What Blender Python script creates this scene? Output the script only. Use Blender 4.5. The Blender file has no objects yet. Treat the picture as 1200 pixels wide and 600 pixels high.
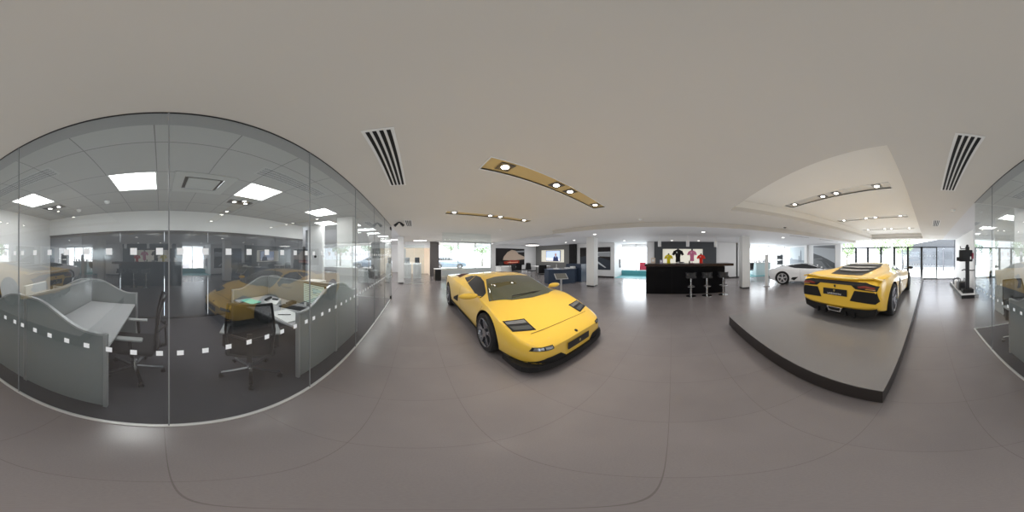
import bpy, bmesh, math, random
from mathutils import Vector, Matrix
from mathutils.bvhtree import BVHTree
random.seed(7)
C = bpy.context.scene.collection
PI = math.pi
R = math.radians
H = 2.56        # main ceiling
HL = 2.41       # lowered ceiling
EYE = 1.5

# ------------------------------------------------------------------ materials
MATS = {}
def mat(name, col, rough=.5, metal=0.0, noise=0.0, scale=40, coat=0.0, emit=None, es=0.0, spec=.5, bump=0.0, sheen=0.0):
    if name in MATS: return MATS[name]
    m = bpy.data.materials.new(name); m.use_nodes = True
    nt = m.node_tree; b = nt.nodes['Principled BSDF']
    b.inputs['Roughness'].default_value = rough
    b.inputs['Metallic'].default_value = metal
    b.inputs['Specular IOR Level'].default_value = spec
    b.inputs['Coat Weight'].default_value = coat
    b.inputs['Coat Roughness'].default_value = .03
    c = (*col, 1)
    tc = nt.nodes.new('ShaderNodeTexCoord')
    n = nt.nodes.new('ShaderNodeTexNoise'); n.inputs['Scale'].default_value = scale; n.inputs['Detail'].default_value = 4
    nt.links.new(tc.outputs['Object'], n.inputs['Vector'])
    mx = nt.nodes.new('ShaderNodeMix'); mx.data_type = 'RGBA'
    k = max(noise, .015)
    mx.inputs[6].default_value = (*[v*(1-k) for v in col], 1)
    mx.inputs[7].default_value = (*[min(1, v*(1+k)) for v in col], 1)
    nt.links.new(n.outputs['Fac'], mx.inputs[0]); nt.links.new(mx.outputs[2], b.inputs['Base Color'])
    if emit:
        b.inputs['Emission Color'].default_value = (*emit, 1); b.inputs['Emission Strength'].default_value = es
    if bump:
        bp = nt.nodes.new('ShaderNodeBump'); bp.inputs['Strength'].default_value = bump; bp.inputs['Distance'].default_value = .002
        nt.links.new(n.outputs['Fac'], bp.inputs['Height']); nt.links.new(bp.outputs['Normal'], b.inputs['Normal'])
    MATS[name] = m
    return m

def glass(name, tint=(.82,.86,.86), r0=.08, rough=0.0, refl=(1,1,1), haze=0.0, hazecol=(.5,.5,.5)):
    m = bpy.data.materials.new(name); m.use_nodes = True
    nt = m.node_tree; nt.nodes.remove(nt.nodes['Principled BSDF']); out = nt.nodes['Material Output']
    tr = nt.nodes.new('ShaderNodeBsdfTransparent'); tr.inputs[0].default_value = (*tint, 1)
    gl = nt.nodes.new('ShaderNodeBsdfGlossy'); gl.inputs['Roughness'].default_value = rough; gl.inputs[0].default_value = (*refl, 1)
    lw = nt.nodes.new('ShaderNodeLayerWeight'); lw.inputs['Blend'].default_value = .5
    p = nt.nodes.new('ShaderNodeMath'); p.operation = 'POWER'; p.inputs[1].default_value = 4.5
    nt.links.new(lw.outputs['Facing'], p.inputs[0])
    mr = nt.nodes.new('ShaderNodeMapRange'); mr.inputs['To Min'].default_value = r0; mr.inputs['To Max'].default_value = .95
    nt.links.new(p.outputs[0], mr.inputs['Value'])
    base = tr
    if haze:
        df = nt.nodes.new('ShaderNodeBsdfDiffuse'); df.inputs[0].default_value = (*hazecol, 1)
        ad = nt.nodes.new('ShaderNodeMixShader'); ad.inputs[0].default_value = haze
        nt.links.new(tr.outputs[0], ad.inputs[1]); nt.links.new(df.outputs[0], ad.inputs[2]); base = ad
    mx = nt.nodes.new('ShaderNodeMixShader')
    nt.links.new(mr.outputs[0], mx.inputs[0]); nt.links.new(base.outputs[0], mx.inputs[1]); nt.links.new(gl.outputs[0], mx.inputs[2])
    nt.links.new(mx.outputs[0], out.inputs['Surface'])
    MATS[name] = m
    return m

def floor_mat(name, col, ox, oy, pitch, line, rough, noise=.12, seam=.004):
    m = bpy.data.materials.new(name); m.use_nodes = True
    nt = m.node_tree; b = nt.nodes['Principled BSDF']; L = nt.links
    tc = nt.nodes.new('ShaderNodeTexCoord')
    mp = nt.nodes.new('ShaderNodeMapping'); mp.inputs['Location'].default_value = (-ox, -oy, 0)
    L.new(tc.outputs['Object'], mp.inputs[0])
    br = nt.nodes.new('ShaderNodeTexBrick'); br.offset = 0; br.squash = 1
    br.inputs['Scale'].default_value = 1.0
    br.inputs['Brick Width'].default_value = pitch; br.inputs['Row Height'].default_value = pitch
    br.inputs['Mortar Size'].default_value = seam; br.inputs['Mortar Smooth'].default_value = .3
    br.inputs['Color1'].default_value = (*col, 1); br.inputs['Color2'].default_value = (*[c*.96 for c in col], 1)
    br.inputs['Mortar'].default_value = (*line, 1)
    L.new(mp.outputs[0], br.inputs['Vector'])
    n = nt.nodes.new('ShaderNodeTexNoise'); n.inputs['Scale'].default_value = 2.0; n.inputs['Detail'].default_value = 6
    n2 = nt.nodes.new('ShaderNodeTexNoise'); n2.inputs['Scale'].default_value = 160; n2.inputs['Detail'].default_value = 2
    L.new(tc.outputs['Object'], n.inputs[0]); L.new(tc.outputs['Object'], n2.inputs[0])
    add = nt.nodes.new('ShaderNodeMath'); add.operation = 'ADD'; L.new(n.outputs['Fac'], add.inputs[0]); L.new(n2.outputs['Fac'], add.inputs[1])
    mr = nt.nodes.new('ShaderNodeMapRange'); mr.inputs['From Min'].default_value = .6; mr.inputs['From Max'].default_value = 1.4
    mr.inputs['To Min'].default_value = 1-noise; mr.inputs['To Max'].default_value = 1+noise
    L.new(add.outputs[0], mr.inputs['Value'])
    mul = nt.nodes.new('ShaderNodeVectorMath'); mul.operation = 'SCALE'
    L.new(br.outputs['Color'], mul.inputs[0]); L.new(mr.outputs[0], mul.inputs['Scale']); L.new(mul.outputs[0], b.inputs['Base Color'])
    b.inputs['Roughness'].default_value = rough; b.inputs['Specular IOR Level'].default_value = .8 if rough < .5 else .3
    bp = nt.nodes.new('ShaderNodeBump'); bp.inputs['Strength'].default_value = .15; bp.inputs['Distance'].default_value = .001
    L.new(n2.outputs['Fac'], bp.inputs['Height']); L.new(bp.outputs[0], b.inputs['Normal'])
    MATS[name] = m
    return m

# ------------------------------------------------------------------ mesh helpers
def BM(): return bmesh.new()
def box(bm, x0, x1, y0, y1, z0, z1, mi=0, bev=0.0):
    r = bmesh.ops.create_cube(bm, size=1)
    bmesh.ops.scale(bm, vec=(abs(x1-x0), abs(y1-y0), abs(z1-z0)), verts=r['verts'])
    bmesh.ops.translate(bm, vec=((x0+x1)/2, (y0+y1)/2, (z0+z1)/2), verts=r['verts'])
    fs = set(f for v in r['verts'] for f in v.link_faces)
    for f in fs: f.material_index = mi
    if bev:
        es = list(set(e for v in r['verts'] for e in v.link_edges))
        q = bmesh.ops.bevel(bm, geom=es, offset=bev, segments=2, affect='EDGES', profile=.5)
        for f in q['faces']: f.material_index = mi
    return bm
def frame_of(a, b):
    d = (Vector(b)-Vector(a)); L = d.length
    return d.to_track_quat('Z', 'Y').to_matrix().to_4x4(), L
def rod(bm, a, b, r0, r1=None, seg=12, mi=0):
    r1 = r0 if r1 is None else r1
    M, L = frame_of(a, b)
    q = bmesh.ops.create_cone(bm, cap_ends=True, segments=seg, radius1=r0, radius2=r1, depth=L,
                              matrix=Matrix.Translation((Vector(a)+Vector(b))/2) @ M)
    for f in set(f for v in q['verts'] for f in v.link_faces): f.material_index = mi
    return bm
def beam(bm, a, b, w, h, mi=0):
    M, L = frame_of(a, b)
    q = bmesh.ops.create_cube(bm, size=1, matrix=Matrix.Translation((Vector(a)+Vector(b))/2) @ M @ Matrix.Diagonal((w, h, L, 1)))
    for f in set(f for v in q['verts'] for f in v.link_faces): f.material_index = mi
    return bm
def ball(bm, c, r, sc=(1,1,1), seg=16, mi=0):
    q = bmesh.ops.create_uvsphere(bm, u_segments=seg, v_segments=max(6, seg//2), radius=r,
        matrix=Matrix.Translation(c) @ Matrix.Diagonal((*sc, 1)))
    for f in set(f for v in q['verts'] for f in v.link_faces): f.material_index = mi; f.smooth = True
    return bm
def tube(bm, pts, r, seg=8, mi=0):
    for i in range(len(pts)-1):
        rod(bm, pts[i], pts[i+1], r, r, seg, mi)
        if i: ball(bm, pts[i], r*1.0, seg=8, mi=mi)
    return bm
def lathe(bm, prof, axis='z', c=(0,0,0), seg=32, mi=0, closed=False):
    rings = []
    for (h, r) in prof:
        ring = []
        for k in range(seg):
            a = 2*PI*k/seg; u, v = r*math.cos(a), r*math.sin(a)
            p = (u, v, h) if axis == 'z' else ((h, u, v) if axis == 'x' else (u, h, v))
            ring.append(bm.verts.new((p[0]+c[0], p[1]+c[1], p[2]+c[2])))
        rings.append(ring)
    n = len(rings)
    for i in range(n if closed else n-1):
        A, B = rings[i], rings[(i+1) % n]
        for k in range(seg):
            f = bm.faces.new((A[k], A[(k+1) % seg], B[(k+1) % seg], B[k])); f.material_index = mi; f.smooth = True
    if not closed:
        for ring in (rings[0], rings[-1]):
            f = bm.faces.new(ring); f.material_index = mi
    return bm
def prism(bm, poly, plane, t0, t1, mi=0):
    """poly in 2-D; plane 'xy','xz','yz'; extruded from t0 to t1 on the remaining axis"""
    def P(a, b, t): return {'xy': (a, b, t), 'xz': (a, t, b), 'yz': (t, a, b)}[plane]
    A = [bm.verts.new(P(a, b, t0)) for a, b in poly]; B = [bm.verts.new(P(a, b, t1)) for a, b in poly]
    fs = [bm.faces.new(A), bm.faces.new(B)]
    n = len(poly)
    for i in range(n): fs.append(bm.faces.new((A[i], A[(i+1) % n], B[(i+1) % n], B[i])))
    for f in fs: f.material_index = mi
    return bm
def flat(bm, poly, plane, t, mi=0):
    def P(a, b): return {'xy': (a, b, t), 'xz': (a, t, b), 'yz': (t, a, b)}[plane]
    f = bm.faces.new([bm.verts.new(P(a, b)) for a, b in poly]); f.material_index = mi
    return bm
def obj(name, bm, m, parent=None, smooth=None, kind=None, loc=None, recalc=True):
    if recalc: bmesh.ops.recalc_face_normals(bm, faces=bm.faces)
    me = bpy.data.meshes.new(name); bm.to_mesh(me); bm.free()
    for q in (m if isinstance(m, (list, tuple)) else [m]): me.materials.append(q)
    o = bpy.data.objects.new(name, me); C.objects.link(o)
    if smooth is not None:
        for p in me.polygons: p.use_smooth = True
        me.set_sharp_from_angle(angle=R(smooth))
    if parent is not None: o.parent = parent
    if kind: o['kind'] = kind
    if loc: o.location = loc
    return o
def thing(name, label, cat, loc=(0,0,0), rz=0, group=None):
    o = bpy.data.objects.new(name, None); C.objects.link(o); o.empty_display_size = .1
    o.location = loc; o.rotation_euler = (0, 0, rz); o['label'] = label; o['category'] = cat
    if group: o['group'] = group
    return o
def tag(o, label, cat, group=None, kind=None):
    o['label'] = label; o['category'] = cat
    if group: o['group'] = group
    if kind: o['kind'] = kind
    return o
def dup(root, loc, rz, label=None, group=None):
    r = root.copy(); C.objects.link(r); r.location = loc; r.rotation_euler = (0, 0, rz)
    if label: r['label'] = label
    if group: r['group'] = group
    for ch in list(root.children):
        c = ch.copy(); C.objects.link(c); c.parent = r
        for g in ch.children:
            d = g.copy(); C.objects.link(d); d.parent = c
    return r
def struct(name, bm, m, parent=None):
    return obj(name, bm, m, parent, kind='structure' if parent is None else None)
def text_bm(bm, s, size, origin, xdir, updir, mi=0):
    cu = bpy.data.curves.new('t', 'FONT'); cu.body = s; cu.size = size; cu.align_x = 'CENTER'; cu.align_y = 'CENTER'
    o = bpy.data.objects.new('t', cu); C.objects.link(o)
    bpy.context.view_layer.update()
    me = bpy.data.meshes.new_from_object(o.evaluated_get(bpy.context.evaluated_depsgraph_get()))
    bpy.data.objects.remove(o)
    X, U = Vector(xdir), Vector(updir); O = Vector(origin)
    vs = [bm.verts.new(O + X*v.co.x + U*v.co.y) for v in me.vertices]
    for p in me.polygons:
        try: f = bm.faces.new([vs[i] for i in p.vertices]); f.material_index = mi
        except ValueError: pass
    bpy.data.meshes.remove(me)

# ------------------------------------------------------------------ palette
WHITE = mat('white_paint', (.62,.62,.61), .6)
WALLW = mat('wall_white', (.66,.66,.66), .7, noise=.02, scale=3)
CEIL = mat('ceiling_paint', (.50,.475,.44), .8, noise=.02, scale=2)
CEIL_LOW = mat('ceiling_low_paint', (.50,.50,.51), .75, noise=.02, scale=2)
COFFER = mat('coffer_paint', (.66,.64,.60), .8, noise=.02, scale=2)
DARKWALL = mat('slate_wall', (.055,.06,.066), .5, noise=.05, scale=5)
GREYWALL = mat('grey_wall', (.17,.17,.165), .6)
BROWNWALL = mat('brown_grey_wall', (.10,.09,.088), .6)
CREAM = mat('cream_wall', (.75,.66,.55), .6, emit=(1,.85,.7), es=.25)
BLACK = mat('black_satin', (.012,.012,.013), .35)
BLACKM = mat('black_matt', (.010,.010,.011), .7)
RUBBER = mat('tyre_rubber', (.012,.012,.013), .65, noise=.2)
CHROME = mat('chrome', (.75,.76,.78), .15, 1.0)
ALU = mat('aluminium', (.60,.61,.63), .35, .7)
SILVER = mat('silver_rim', (.42,.42,.45), .25, .9)
DKMETAL = mat('dark_metal', (.10,.10,.11), .35, .8)
YEL = mat('diablo_yellow', (.72,.46,.06), .3, coat=1.0)
YEL2 = mat('rear_yellow', (.78,.48,.04), .3, coat=1.0)
WCAR = mat('pearl_white', (.74,.74,.75), .25, coat=.8)
CARGLASS = mat('tinted_car_glass', (.055,.06,.036), .05, coat=1.0, spec=.8)
CARGLASS2 = mat('dark_car_glass', (.012,.013,.015), .05, coat=.3, spec=.5)
LAMP = mat('headlamp_lens', (.35,.36,.38), .08, .7)
REDLAMP = mat('tail_lamp_red', (.20,.025,.015), .15, coat=1)
AMBER = mat('amber_lamp', (.42,.20,.07), .15, coat=1)
PLATF = floor_mat('platform_top', (.19,.18,.178), 0, 0, 3.0, (.15,.14,.14), .24, noise=.05, seam=.001)
PSIDE = mat('platform_side', (.022,.018,.017), .35)
FLOOR = floor_mat('floor_tiles', (.205,.182,.180), -.28, 0.02, .6, (.145,.128,.122), .24, noise=.10, seam=.002)
CARPET = mat('office_carpet', (.062,.061,.070), .9, noise=.25, scale=220, bump=.4)
TEAL = mat('teal_floor', (.10,.33,.36), .5, noise=.04, scale=20)
PARTG = mat('partition_dark_glass', (.095,.10,.11), .08, spec=.7, coat=.6)
SCREEN = mat('desk_screen_grey', (.25,.265,.27), .4, noise=.04)
DESKTOP = mat('desk_surface', (.40,.40,.41), .45)
OFFTILE = mat('office_ceiling_tile', (.27,.28,.285), .8, noise=.03, scale=30)
PANEL_E = mat('light_panel', (1,1,1), .5, emit=(1,.99,.97), es=5.0)
SPOT_E = mat('spot_lens', (1,1,1), .4, emit=(1,.95,.85), es=9.0)
DOWN_E = mat('downlight_lens', (1,1,1), .4, emit=(1,.97,.92), es=4.0)
PAPER = mat('paper', (.80,.80,.79), .7)
GREENP = mat('green_paper', (.22,.62,.50), .6)
SKIN = mat('screen_skin_tone', (.4,.25,.18), .6, emit=(.5,.3,.22), es=.5)
BARBLK = mat('bar_black', (.003,.003,.004), .35, spec=.2)
BARTOP = mat('bar_top_brown', (.030,.018,.015), .25)
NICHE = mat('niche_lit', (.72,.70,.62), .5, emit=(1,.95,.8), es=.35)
NAVY = mat('navy_counter', (.030,.045,.075), .3)
FRAME = mat('door_frame_dark', (.03,.035,.04), .4)
GL = glass('clear_glass', (.80,.84,.84), .16)
GLF = glass('facade_glass', (.94,.96,.96), .05)
GLS = glass('screen_glass', (.84,.90,.90), .10)
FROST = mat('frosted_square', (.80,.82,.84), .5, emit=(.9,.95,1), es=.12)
MESHB = glass('chair_mesh', (.55,.55,.56), .02, .4, haze=.62, hazecol=(.03,.03,.032))
CHAIRP = mat('chair_plastic', (.022,.022,.024), .4)
ARMP = mat('arm_pad_grey', (.32,.33,.33), .5)
GRASS = mat('outdoor_paving', (.62,.62,.60), .8, noise=.1, scale=2)
LEAF = mat('leaves', (.30,.42,.22), .6, noise=.4, scale=3)
BARK = mat('bark', (.12,.09,.06), .8, noise=.3)

# ------------------------------------------------------------------ shell
XR, YF, YB = 10.4, 11.4, -10.5
bm = BM(); box(bm, -.876, 16.5, YB, 16, -.12, 0)
struct('floor', bm, FLOOR)
bm = BM(); box(bm, -3.9, -.876, -3.015, 5.62, -.12, 0.0); struct('floor_office', bm, CARPET)
bm = BM(); box(bm, -12, -.876, 5.62, 16, -.12, 0); box(bm, -12, -.876, YB, -3.015, -.12, 0)
struct('floor_rear', bm, FLOOR)
bm = BM(); box(bm, XR, 12.0, 1.65, 3.87, 0.0, .012); box(bm, XR-.2, 12.4, -8.6, -4.6, 0.0, .012)
struct('floor_teal', bm, TEAL)

# ceiling with the coffer hole  (coffer x .33..3.45, y -9.6..-1.27) and strip holes
def plate_with_holes(bm, x0, x1, y0, y1, z0, z1, holes):
    xs = sorted(set([x0, x1] + [v for h in holes for v in h[:2]])); ys = sorted(set([y0, y1] + [v for h in holes for v in h[2:]]))
    for i in range(len(xs)-1):
        for j in range(len(ys)-1):
            cx, cy = (xs[i]+xs[i+1])/2, (ys[j]+ys[j+1])/2
            if any(h[0] < cx < h[1] and h[2] < cy < h[3] for h in holes): continue
            box(bm, xs[i], xs[i+1], ys[j], ys[j+1], z0, z1)
CX0, CX1, CY0, CY1, CZ = .33, 3.45, -9.6, -1.27, 2.84
STRIPS = [(.68, 3.13, 1.37, 1.65), (.70, 3.13, 3.66, 3.94)]
bm = BM(); plate_with_holes(bm, -.876, 5.0, YB, 4.5, H, H+.10, [(CX0, CX1, CY0, CY1)] + STRIPS)
plate_with_holes(bm, -.876, 5.9, 4.5, 16, H, H+.10, [])
struct('ceiling', bm, CEIL)
CSTR = [(.68, 3.25, -2.95, -2.68), (.68, 3.25, -5.43, -5.16), (.68, 3.25, -7.90, -7.63)]
bm = BM(); plate_with_holes(bm, CX0-.05, CX1+.05, CY0-.05, CY1+.05, CZ, CZ+.1, CSTR)
box(bm, CX0-.05, CX0, CY0-.05, CY1+.05, H+.1, CZ); box(bm, CX1, CX1+.05, CY0-.05, CY1+.05, H+.1, CZ)
box(bm, CX0, CX1, CY0-.05, CY0, H+.1, CZ); box(bm, CX0, CX1, CY1, CY1+.05, H+.1, CZ)
struct('ceiling_coffer', bm, COFFER)
bm = BM(); box(bm, 5.0, 16.5, YB, 4.5, HL, H+.1); box(bm, 5.9, 16.5, 4.5, 16, HL, H+.1)
struct('ceiling_lowered', bm, CEIL_LOW)
bm = BM(); box(bm, 4.985, 5.0, YB, 4.5, HL, H); struct('trim_1', bm, CEIL)
# office ceiling: plaster margin then 0.6 tiles
bm = BM(); box(bm, -1.02, -.876, -3.015, 5.65, H, H+.1); struct('ceiling_margin', bm, OFFTILE)
holes = [(-2.46,-1.86,-.64,-.04), (-2.46,-1.86,1.16,1.76), (-2.46,-1.86,-2.44,-1.84), (-2.46,-1.86,2.96,3.56), (-3.06,-2.46,4.16,4.76), (-2.46,-1.86,4.76,5.36), (-2.46,-1.86,.20,.92)]
m = floor_mat('office_tiles', (.40,.405,.40), -1.26, -.04, .6, (.17,.17,.175), .8, noise=.03, seam=.005)
bm = BM(); plate_with_holes(bm, -3.9, -1.02, -3.015, 5.65, H, H+.1, holes); struct('ceiling_office', bm, m)
bm = BM(); box(bm, -12, -.876, 5.65, 16, H, H+.1); box(bm, -12, -3.9, -3.015, 5.65, H, H+.1); box(bm, -12, -.876, YB, -3.015, H, H+.1)
struct('ceiling_rear', bm, CEIL_LOW)

# walls
bm = BM(); box(bm, XR, XR+.2, 3.87, YF+.2, 0, HL); struct('wall_right', bm, WALLW)
bm = BM(); box(bm, XR, XR+.2, -5.37, 1.65, 0, HL); struct('wall_bar', bm, WALLW)
bm = BM(); box(bm, XR+.2, 12.1, 3.87, 4.07, 0, HL); box(bm, XR+.2, 12.1, 1.45, 1.65, 0, HL); struct('wall_lobby', bm, WALLW)
bm = BM(); box(bm, 5.66, XR+.2, YF, YF+.2, 0, HL); struct('wall_front', bm, WALLW)
bm = BM(); box(bm, 6.15, 12.4, -10.4, -10.2, 0, HL); box(bm, 6.1, 6.3, YB, -10.2, 0, HL); struct('wall_back', bm, WALLW)
bm = BM(); box(bm, 9.3, 9.6, -10.2, -10.05, 0, HL); struct('trim_2', bm, WHITE)
bm = BM(); box(bm, -.15, 1.0, 15, 15.2, 0, H); box(bm, -12, -.15, 15, 15.2, 0, H); struct('wall_far_left', bm, WALLW)
bm = BM(); box(bm, 1.0, 1.68, 12, 12.2, 0, H); struct('wall_corridor', bm, BROWNWALL)
bm = BM(); box(bm, -.82, 1.0, 12, 12.2, 2.1, H); struct('wall_header', bm, WALLW)
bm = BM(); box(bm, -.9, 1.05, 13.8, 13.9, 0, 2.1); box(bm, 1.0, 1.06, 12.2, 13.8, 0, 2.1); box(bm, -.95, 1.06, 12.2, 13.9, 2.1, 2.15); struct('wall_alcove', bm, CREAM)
bm = BM(); box(bm, -1.85, -1.75, YB, -6.2, 0, H); box(bm, -1.85, -1.75, -4.05, -3.05, 0, H); struct('wall_exit', bm, WALLW)
bm = BM(); box(bm, -3.82, -1.75, -3.06, -3.0, 0, H); struct('wall_office_side', bm, WALLW)
bm = BM(); box(bm, -3.82, -3.72, -3.0, 4.45, 2.09, H); struct('wall_office_bulkhead', bm, WALLW)
bm = BM(); box(bm, -3.62, -3.0, 4.6, 4.75, 0, H); struct('wall_office_pier', bm, WALLW)
bm = BM(); box(bm, -4.2, -3.62, 5.2, 5.3, 0, H); box(bm, -12.1, -12, YB, 15, 0, H); struct('wall_office_rear', bm, DARKWALL)
bm = BM(); box(bm, XR-.02, XR, 3.9, 7.2, 0, .09); box(bm, XR-.02, XR, -5.3, -2.9, 0, .07); struct('baseboard_right', bm, BLACK)
bm = BM(); box(bm, 1.45, 5.66, YF, YF+.15, 2.50, H); box(bm, 1.45, 5.66, YF, YF+.15, 0, .55); struct('wall_window_sill', bm, WALLW)
# tv feature wall & black column
bm = BM(); box(bm, XR-.14, XR-.001, 7.42, YF-.001, 0, .98); box(bm, XR-.14, XR-.001, 7.42, YF-.001, 2.02, HL); box(bm, XR-.14, XR-.001, 10.75, YF-.001, .98, 2.02); box(bm, XR-.14, XR-.001, 7.42, 8.05, .98, 2.02)
struct('wall_feature', bm, GREYWALL)
bm = BM(); box(bm, XR-.3, XR-.001, 6.9, 7.42, 0, HL); struct('trim_3', bm, BLACKM)
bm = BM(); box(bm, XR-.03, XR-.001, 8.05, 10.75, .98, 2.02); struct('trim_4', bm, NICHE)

# pillars (each its own thing of the setting)
def pillar(name, x, y, w, d, h, label):
    t = thing(name, label, 'pillar', (x, y, 0))
    bm = BM(); box(bm, -w/2, w/2, -d/2, d/2, .06, h); obj('column_shaft', bm, WHITE, t)
    bm = BM(); box(bm, -w/2+.012, w/2-.012, -d/2+.012, d/2-.012, 0, .06); obj('plinth', bm, BLACK, t)
pillar('square_pillar', 7.12, 3.82, .42, .42, HL, 'white square pillar between the yellow coupe and the bar, in front of the dark car picture')
pillar('square_pillar', 6.85, -3.24, .36, .38, HL, 'white square pillar just right of the black bar')
pillar('square_pillar', -1.85, 4.12, .46, .40, H, 'broad white pillar inside the glass office, behind the right-hand desk')
pillar('square_pillar', -1.62, 8.95, .26, .26, H, 'slim white pillar beyond the office, left of the pair by the glass edge')
pillar('square_pillar', -.84, 8.85, .30, .30, H, 'slim white pillar beyond the office, nearer the cream alcove')

# ------------------------------------------------------------------ glass partitions
def squares(bm, plane, t, positions, z, s=.037):
    for p in positions: flat(bm, [(p-s/2, z-s/2), (p+s/2, z-s/2), (p+s/2, z+s/2), (p-s/2, z+s/2)], plane, t)
t = thing('glass_partition', 'long frameless glass wall of the office with small frosted squares and pale floor channel', 'glass wall', (-.876, 0, 0))
joints = [-3.015, -2.126, -1.036, .046, 1.142, 2.235, 3.33, 4.43, 5.62]
for a, b in zip(joints[:-1], joints[1:]):
    bm = BM(); flat(bm, [(a+.004, .012), (b-.004, .012), (b-.004, H-.012), (a+.004, H-.012)], 'yz', 0)
    p = obj('glass_pane', bm, GL, t)
    bm = BM(); ps = []
    q = b-.051
    while q > a+.03: ps.append(q); q -= .1405
    squares(bm, 'yz', .002, ps, .905); squares(bm, 'yz', .002, [v for k, v in enumerate(ps) if k % 1 == 0], 1.525)
    obj('frosted_squares', bm, FROST, p)
    bm = BM(); box(bm, -.004, .004, b-.004, b+.004, .0, H); obj('joint_strip', bm, mat('joint_silicone', (.22,.23,.24), .3), t)
bm = BM(); box(bm, -.014, .014, -3.015, 5.62, 0, .012); obj('floor_channel', bm, mat('channel_pale', (.62,.61,.60), .4, .2), t)
bm = BM(); box(bm, -.005, .005, -3.015, 5.62, H-.006, H); obj('ceiling_channel', bm, BLACK, t)
bm = BM(); box(bm, -.02, .02, 5.45, 5.64, 0, .12); box(bm, -.02, .02, 5.45, 5.64, 2.4, 2.5); obj('patch_fitting', bm, BLACK, t)
bm = BM(); rod(bm, (.06, 5.3, .75), (.06, 5.3, 1.35), .014); rod(bm, (0, 5.3, .85), (.06, 5.3, .85), .008); rod(bm, (0, 5.3, 1.25), (.06, 5.3, 1.25), .008)
obj('pull_handle', bm, CHROME, t)

def glass_run(label, plane, t0, a, b, z1, step, m=GL, zs=(.905, 1.525), sq=True):
    loc = (0, t0, 0) if plane == 'xz' else (t0, 0, 0)
    t = thing('glass_partition', label, 'glass wall', loc)
    n = max(1, round((b-a)/step)); w = (b-a)/n
    for i in range(n):
        bm = BM(); flat(bm, [(a+i*w+.004, .012), (a+(i+1)*w-.004, .012), (a+(i+1)*w-.004, z1), (a+i*w+.004, z1)], plane, 0)
        p = obj('glass_pane', bm, m, t)
        if sq:
            bm = BM()
            for z in zs: squares(bm, plane, .002, [a+i*w+w*(k+.5)/7 for k in range(7)], z)
            obj('frosted_squares', bm, FROST, p)
    bm = BM()
    if plane == 'xz': box(bm, a, b, -.014, .014, 0, .012)
    else: box(bm, -.014, .014, a, b, 0, .012)
    obj('floor_channel', bm, mat('channel_pale', (.6,.6,.6), .4), t)
    return t
glass_run('short glass return at the near end of the office beside the display stand', 'xz', -3.015, -1.75, -.89, H-.012, .86, zs=(.905,))
glass_run('glass end wall of the office beyond the right-hand desks', 'xz', 5.62, -3.0, -.89, H-.012, 1.05, sq=False)
glass_run('clear glass screen standing in front of the big window behind the low yellow coupe', 'xz', 7.1, 1.12, 3.5, H-.01, 1.19, GLS, sq=False)
glass_run('glass screen in front of the coffee corner beyond the office', 'xz', 8.7, -.65, .42, 2.1, .54, GLS, sq=False)
# dark rear partition of the office
t = thing('glass_partition', 'dark smoked glass partition along the rear of the office under the white bulkhead', 'glass wall', (-3.745, 0, 0))
y = -3.0
while y < 4.4:
    y2 = min(4.45, y+1.03)
    bm = BM(); box(bm, -.012, .012, y+.004, y2-.004, .03, 2.06); p = obj('glass_pane', bm, PARTG, t)
    y = y2
bm = BM(); box(bm, -.03, .03, -3.0, 4.45, 2.06, 2.09); box(bm, -.03, .03, -3.0, 4.45, 0, .03); obj('rail', bm, DKMETAL, t)

# ------------------------------------------------------------------ facade doors on the back (y = -10.5)
def facade(name, label, xs, y, door=True):
    t = thing(name, label, 'glazing', (0, y, 0))
    for i in range(len(xs)-1):
        a, b = xs[i], xs[i+1]
        w = .07
        fr = obj('leaf_frame' if door else 'fixed_frame', (lambda bm: (box(bm, a, a+w, -.04, .04, 0, 2.09), box(bm, b-w, b, -.04, .04, 0, 2.09), box(bm, a, b, -.04, .04, 0, .07), box(bm, a, b, -.04, .04, 2.02, 2.10), bm)[-1])(BM()), FRAME, t)
        bm = BM(); flat(bm, [(a+w, .07), (b-w, .07), (b-w, 2.02), (a+w, 2.02)], 'xz', 0); obj('pane', bm, GLF, fr)
        bm = BM(); squares(bm, 'xz', .004, [a+w+(b-a-2*w)*(k+.5)/6 for k in range(6)], 1.5, .03); squares(bm, 'xz', .004, [a+w+(b-a-2*w)*(k+.5)/6 for k in range(6)], .95, .03)
        obj('marking_squares', bm, FROST, fr)
    bm = BM(); flat(bm, [(xs[0], 2.10), (xs[-1], 2.10), (xs[-1], H), (xs[0], H)], 'xz', 0); obj('clerestory_pane', bm, GLF, t)
    bm = BM()
    for q in xs[::2]: box(bm, q-.012, q+.012, -.03, .03, 2.1, H)
    obj('mullion', bm, ALU, t)
    return t
facade('folding_doors', 'row of dark framed glass folding doors behind the rear-facing yellow car', [6.1, 5.0, 4.09, 3.14, 2.23, 1.33, .44, -.495], YB)
t = thing('glass_facade_panel', 'clear fixed glass panel right of the dark folding doors', 'glazing', (0, YB, 0))
bm = BM(); box(bm, -1.75, -.50, -.03, .03, 0, .05); box(bm, -1.75, -.50, -.02, .02, 2.06, 2.10); box(bm, -1.70, -1.66, -.03, .03, 0, H); obj('slim_frame', bm, DKMETAL, t)
bm = BM(); flat(bm, [(-1.66, .05), (-.495, .05), (-.495, H), (-1.66, H)], 'xz', 0); obj('pane', bm, GLF, t)
facade('window_wall', 'dark framed glazing beyond the side exit seen through the office glass', [-6.6, -5.4, -4.2, -3.0, -1.86], YB, False)

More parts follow.
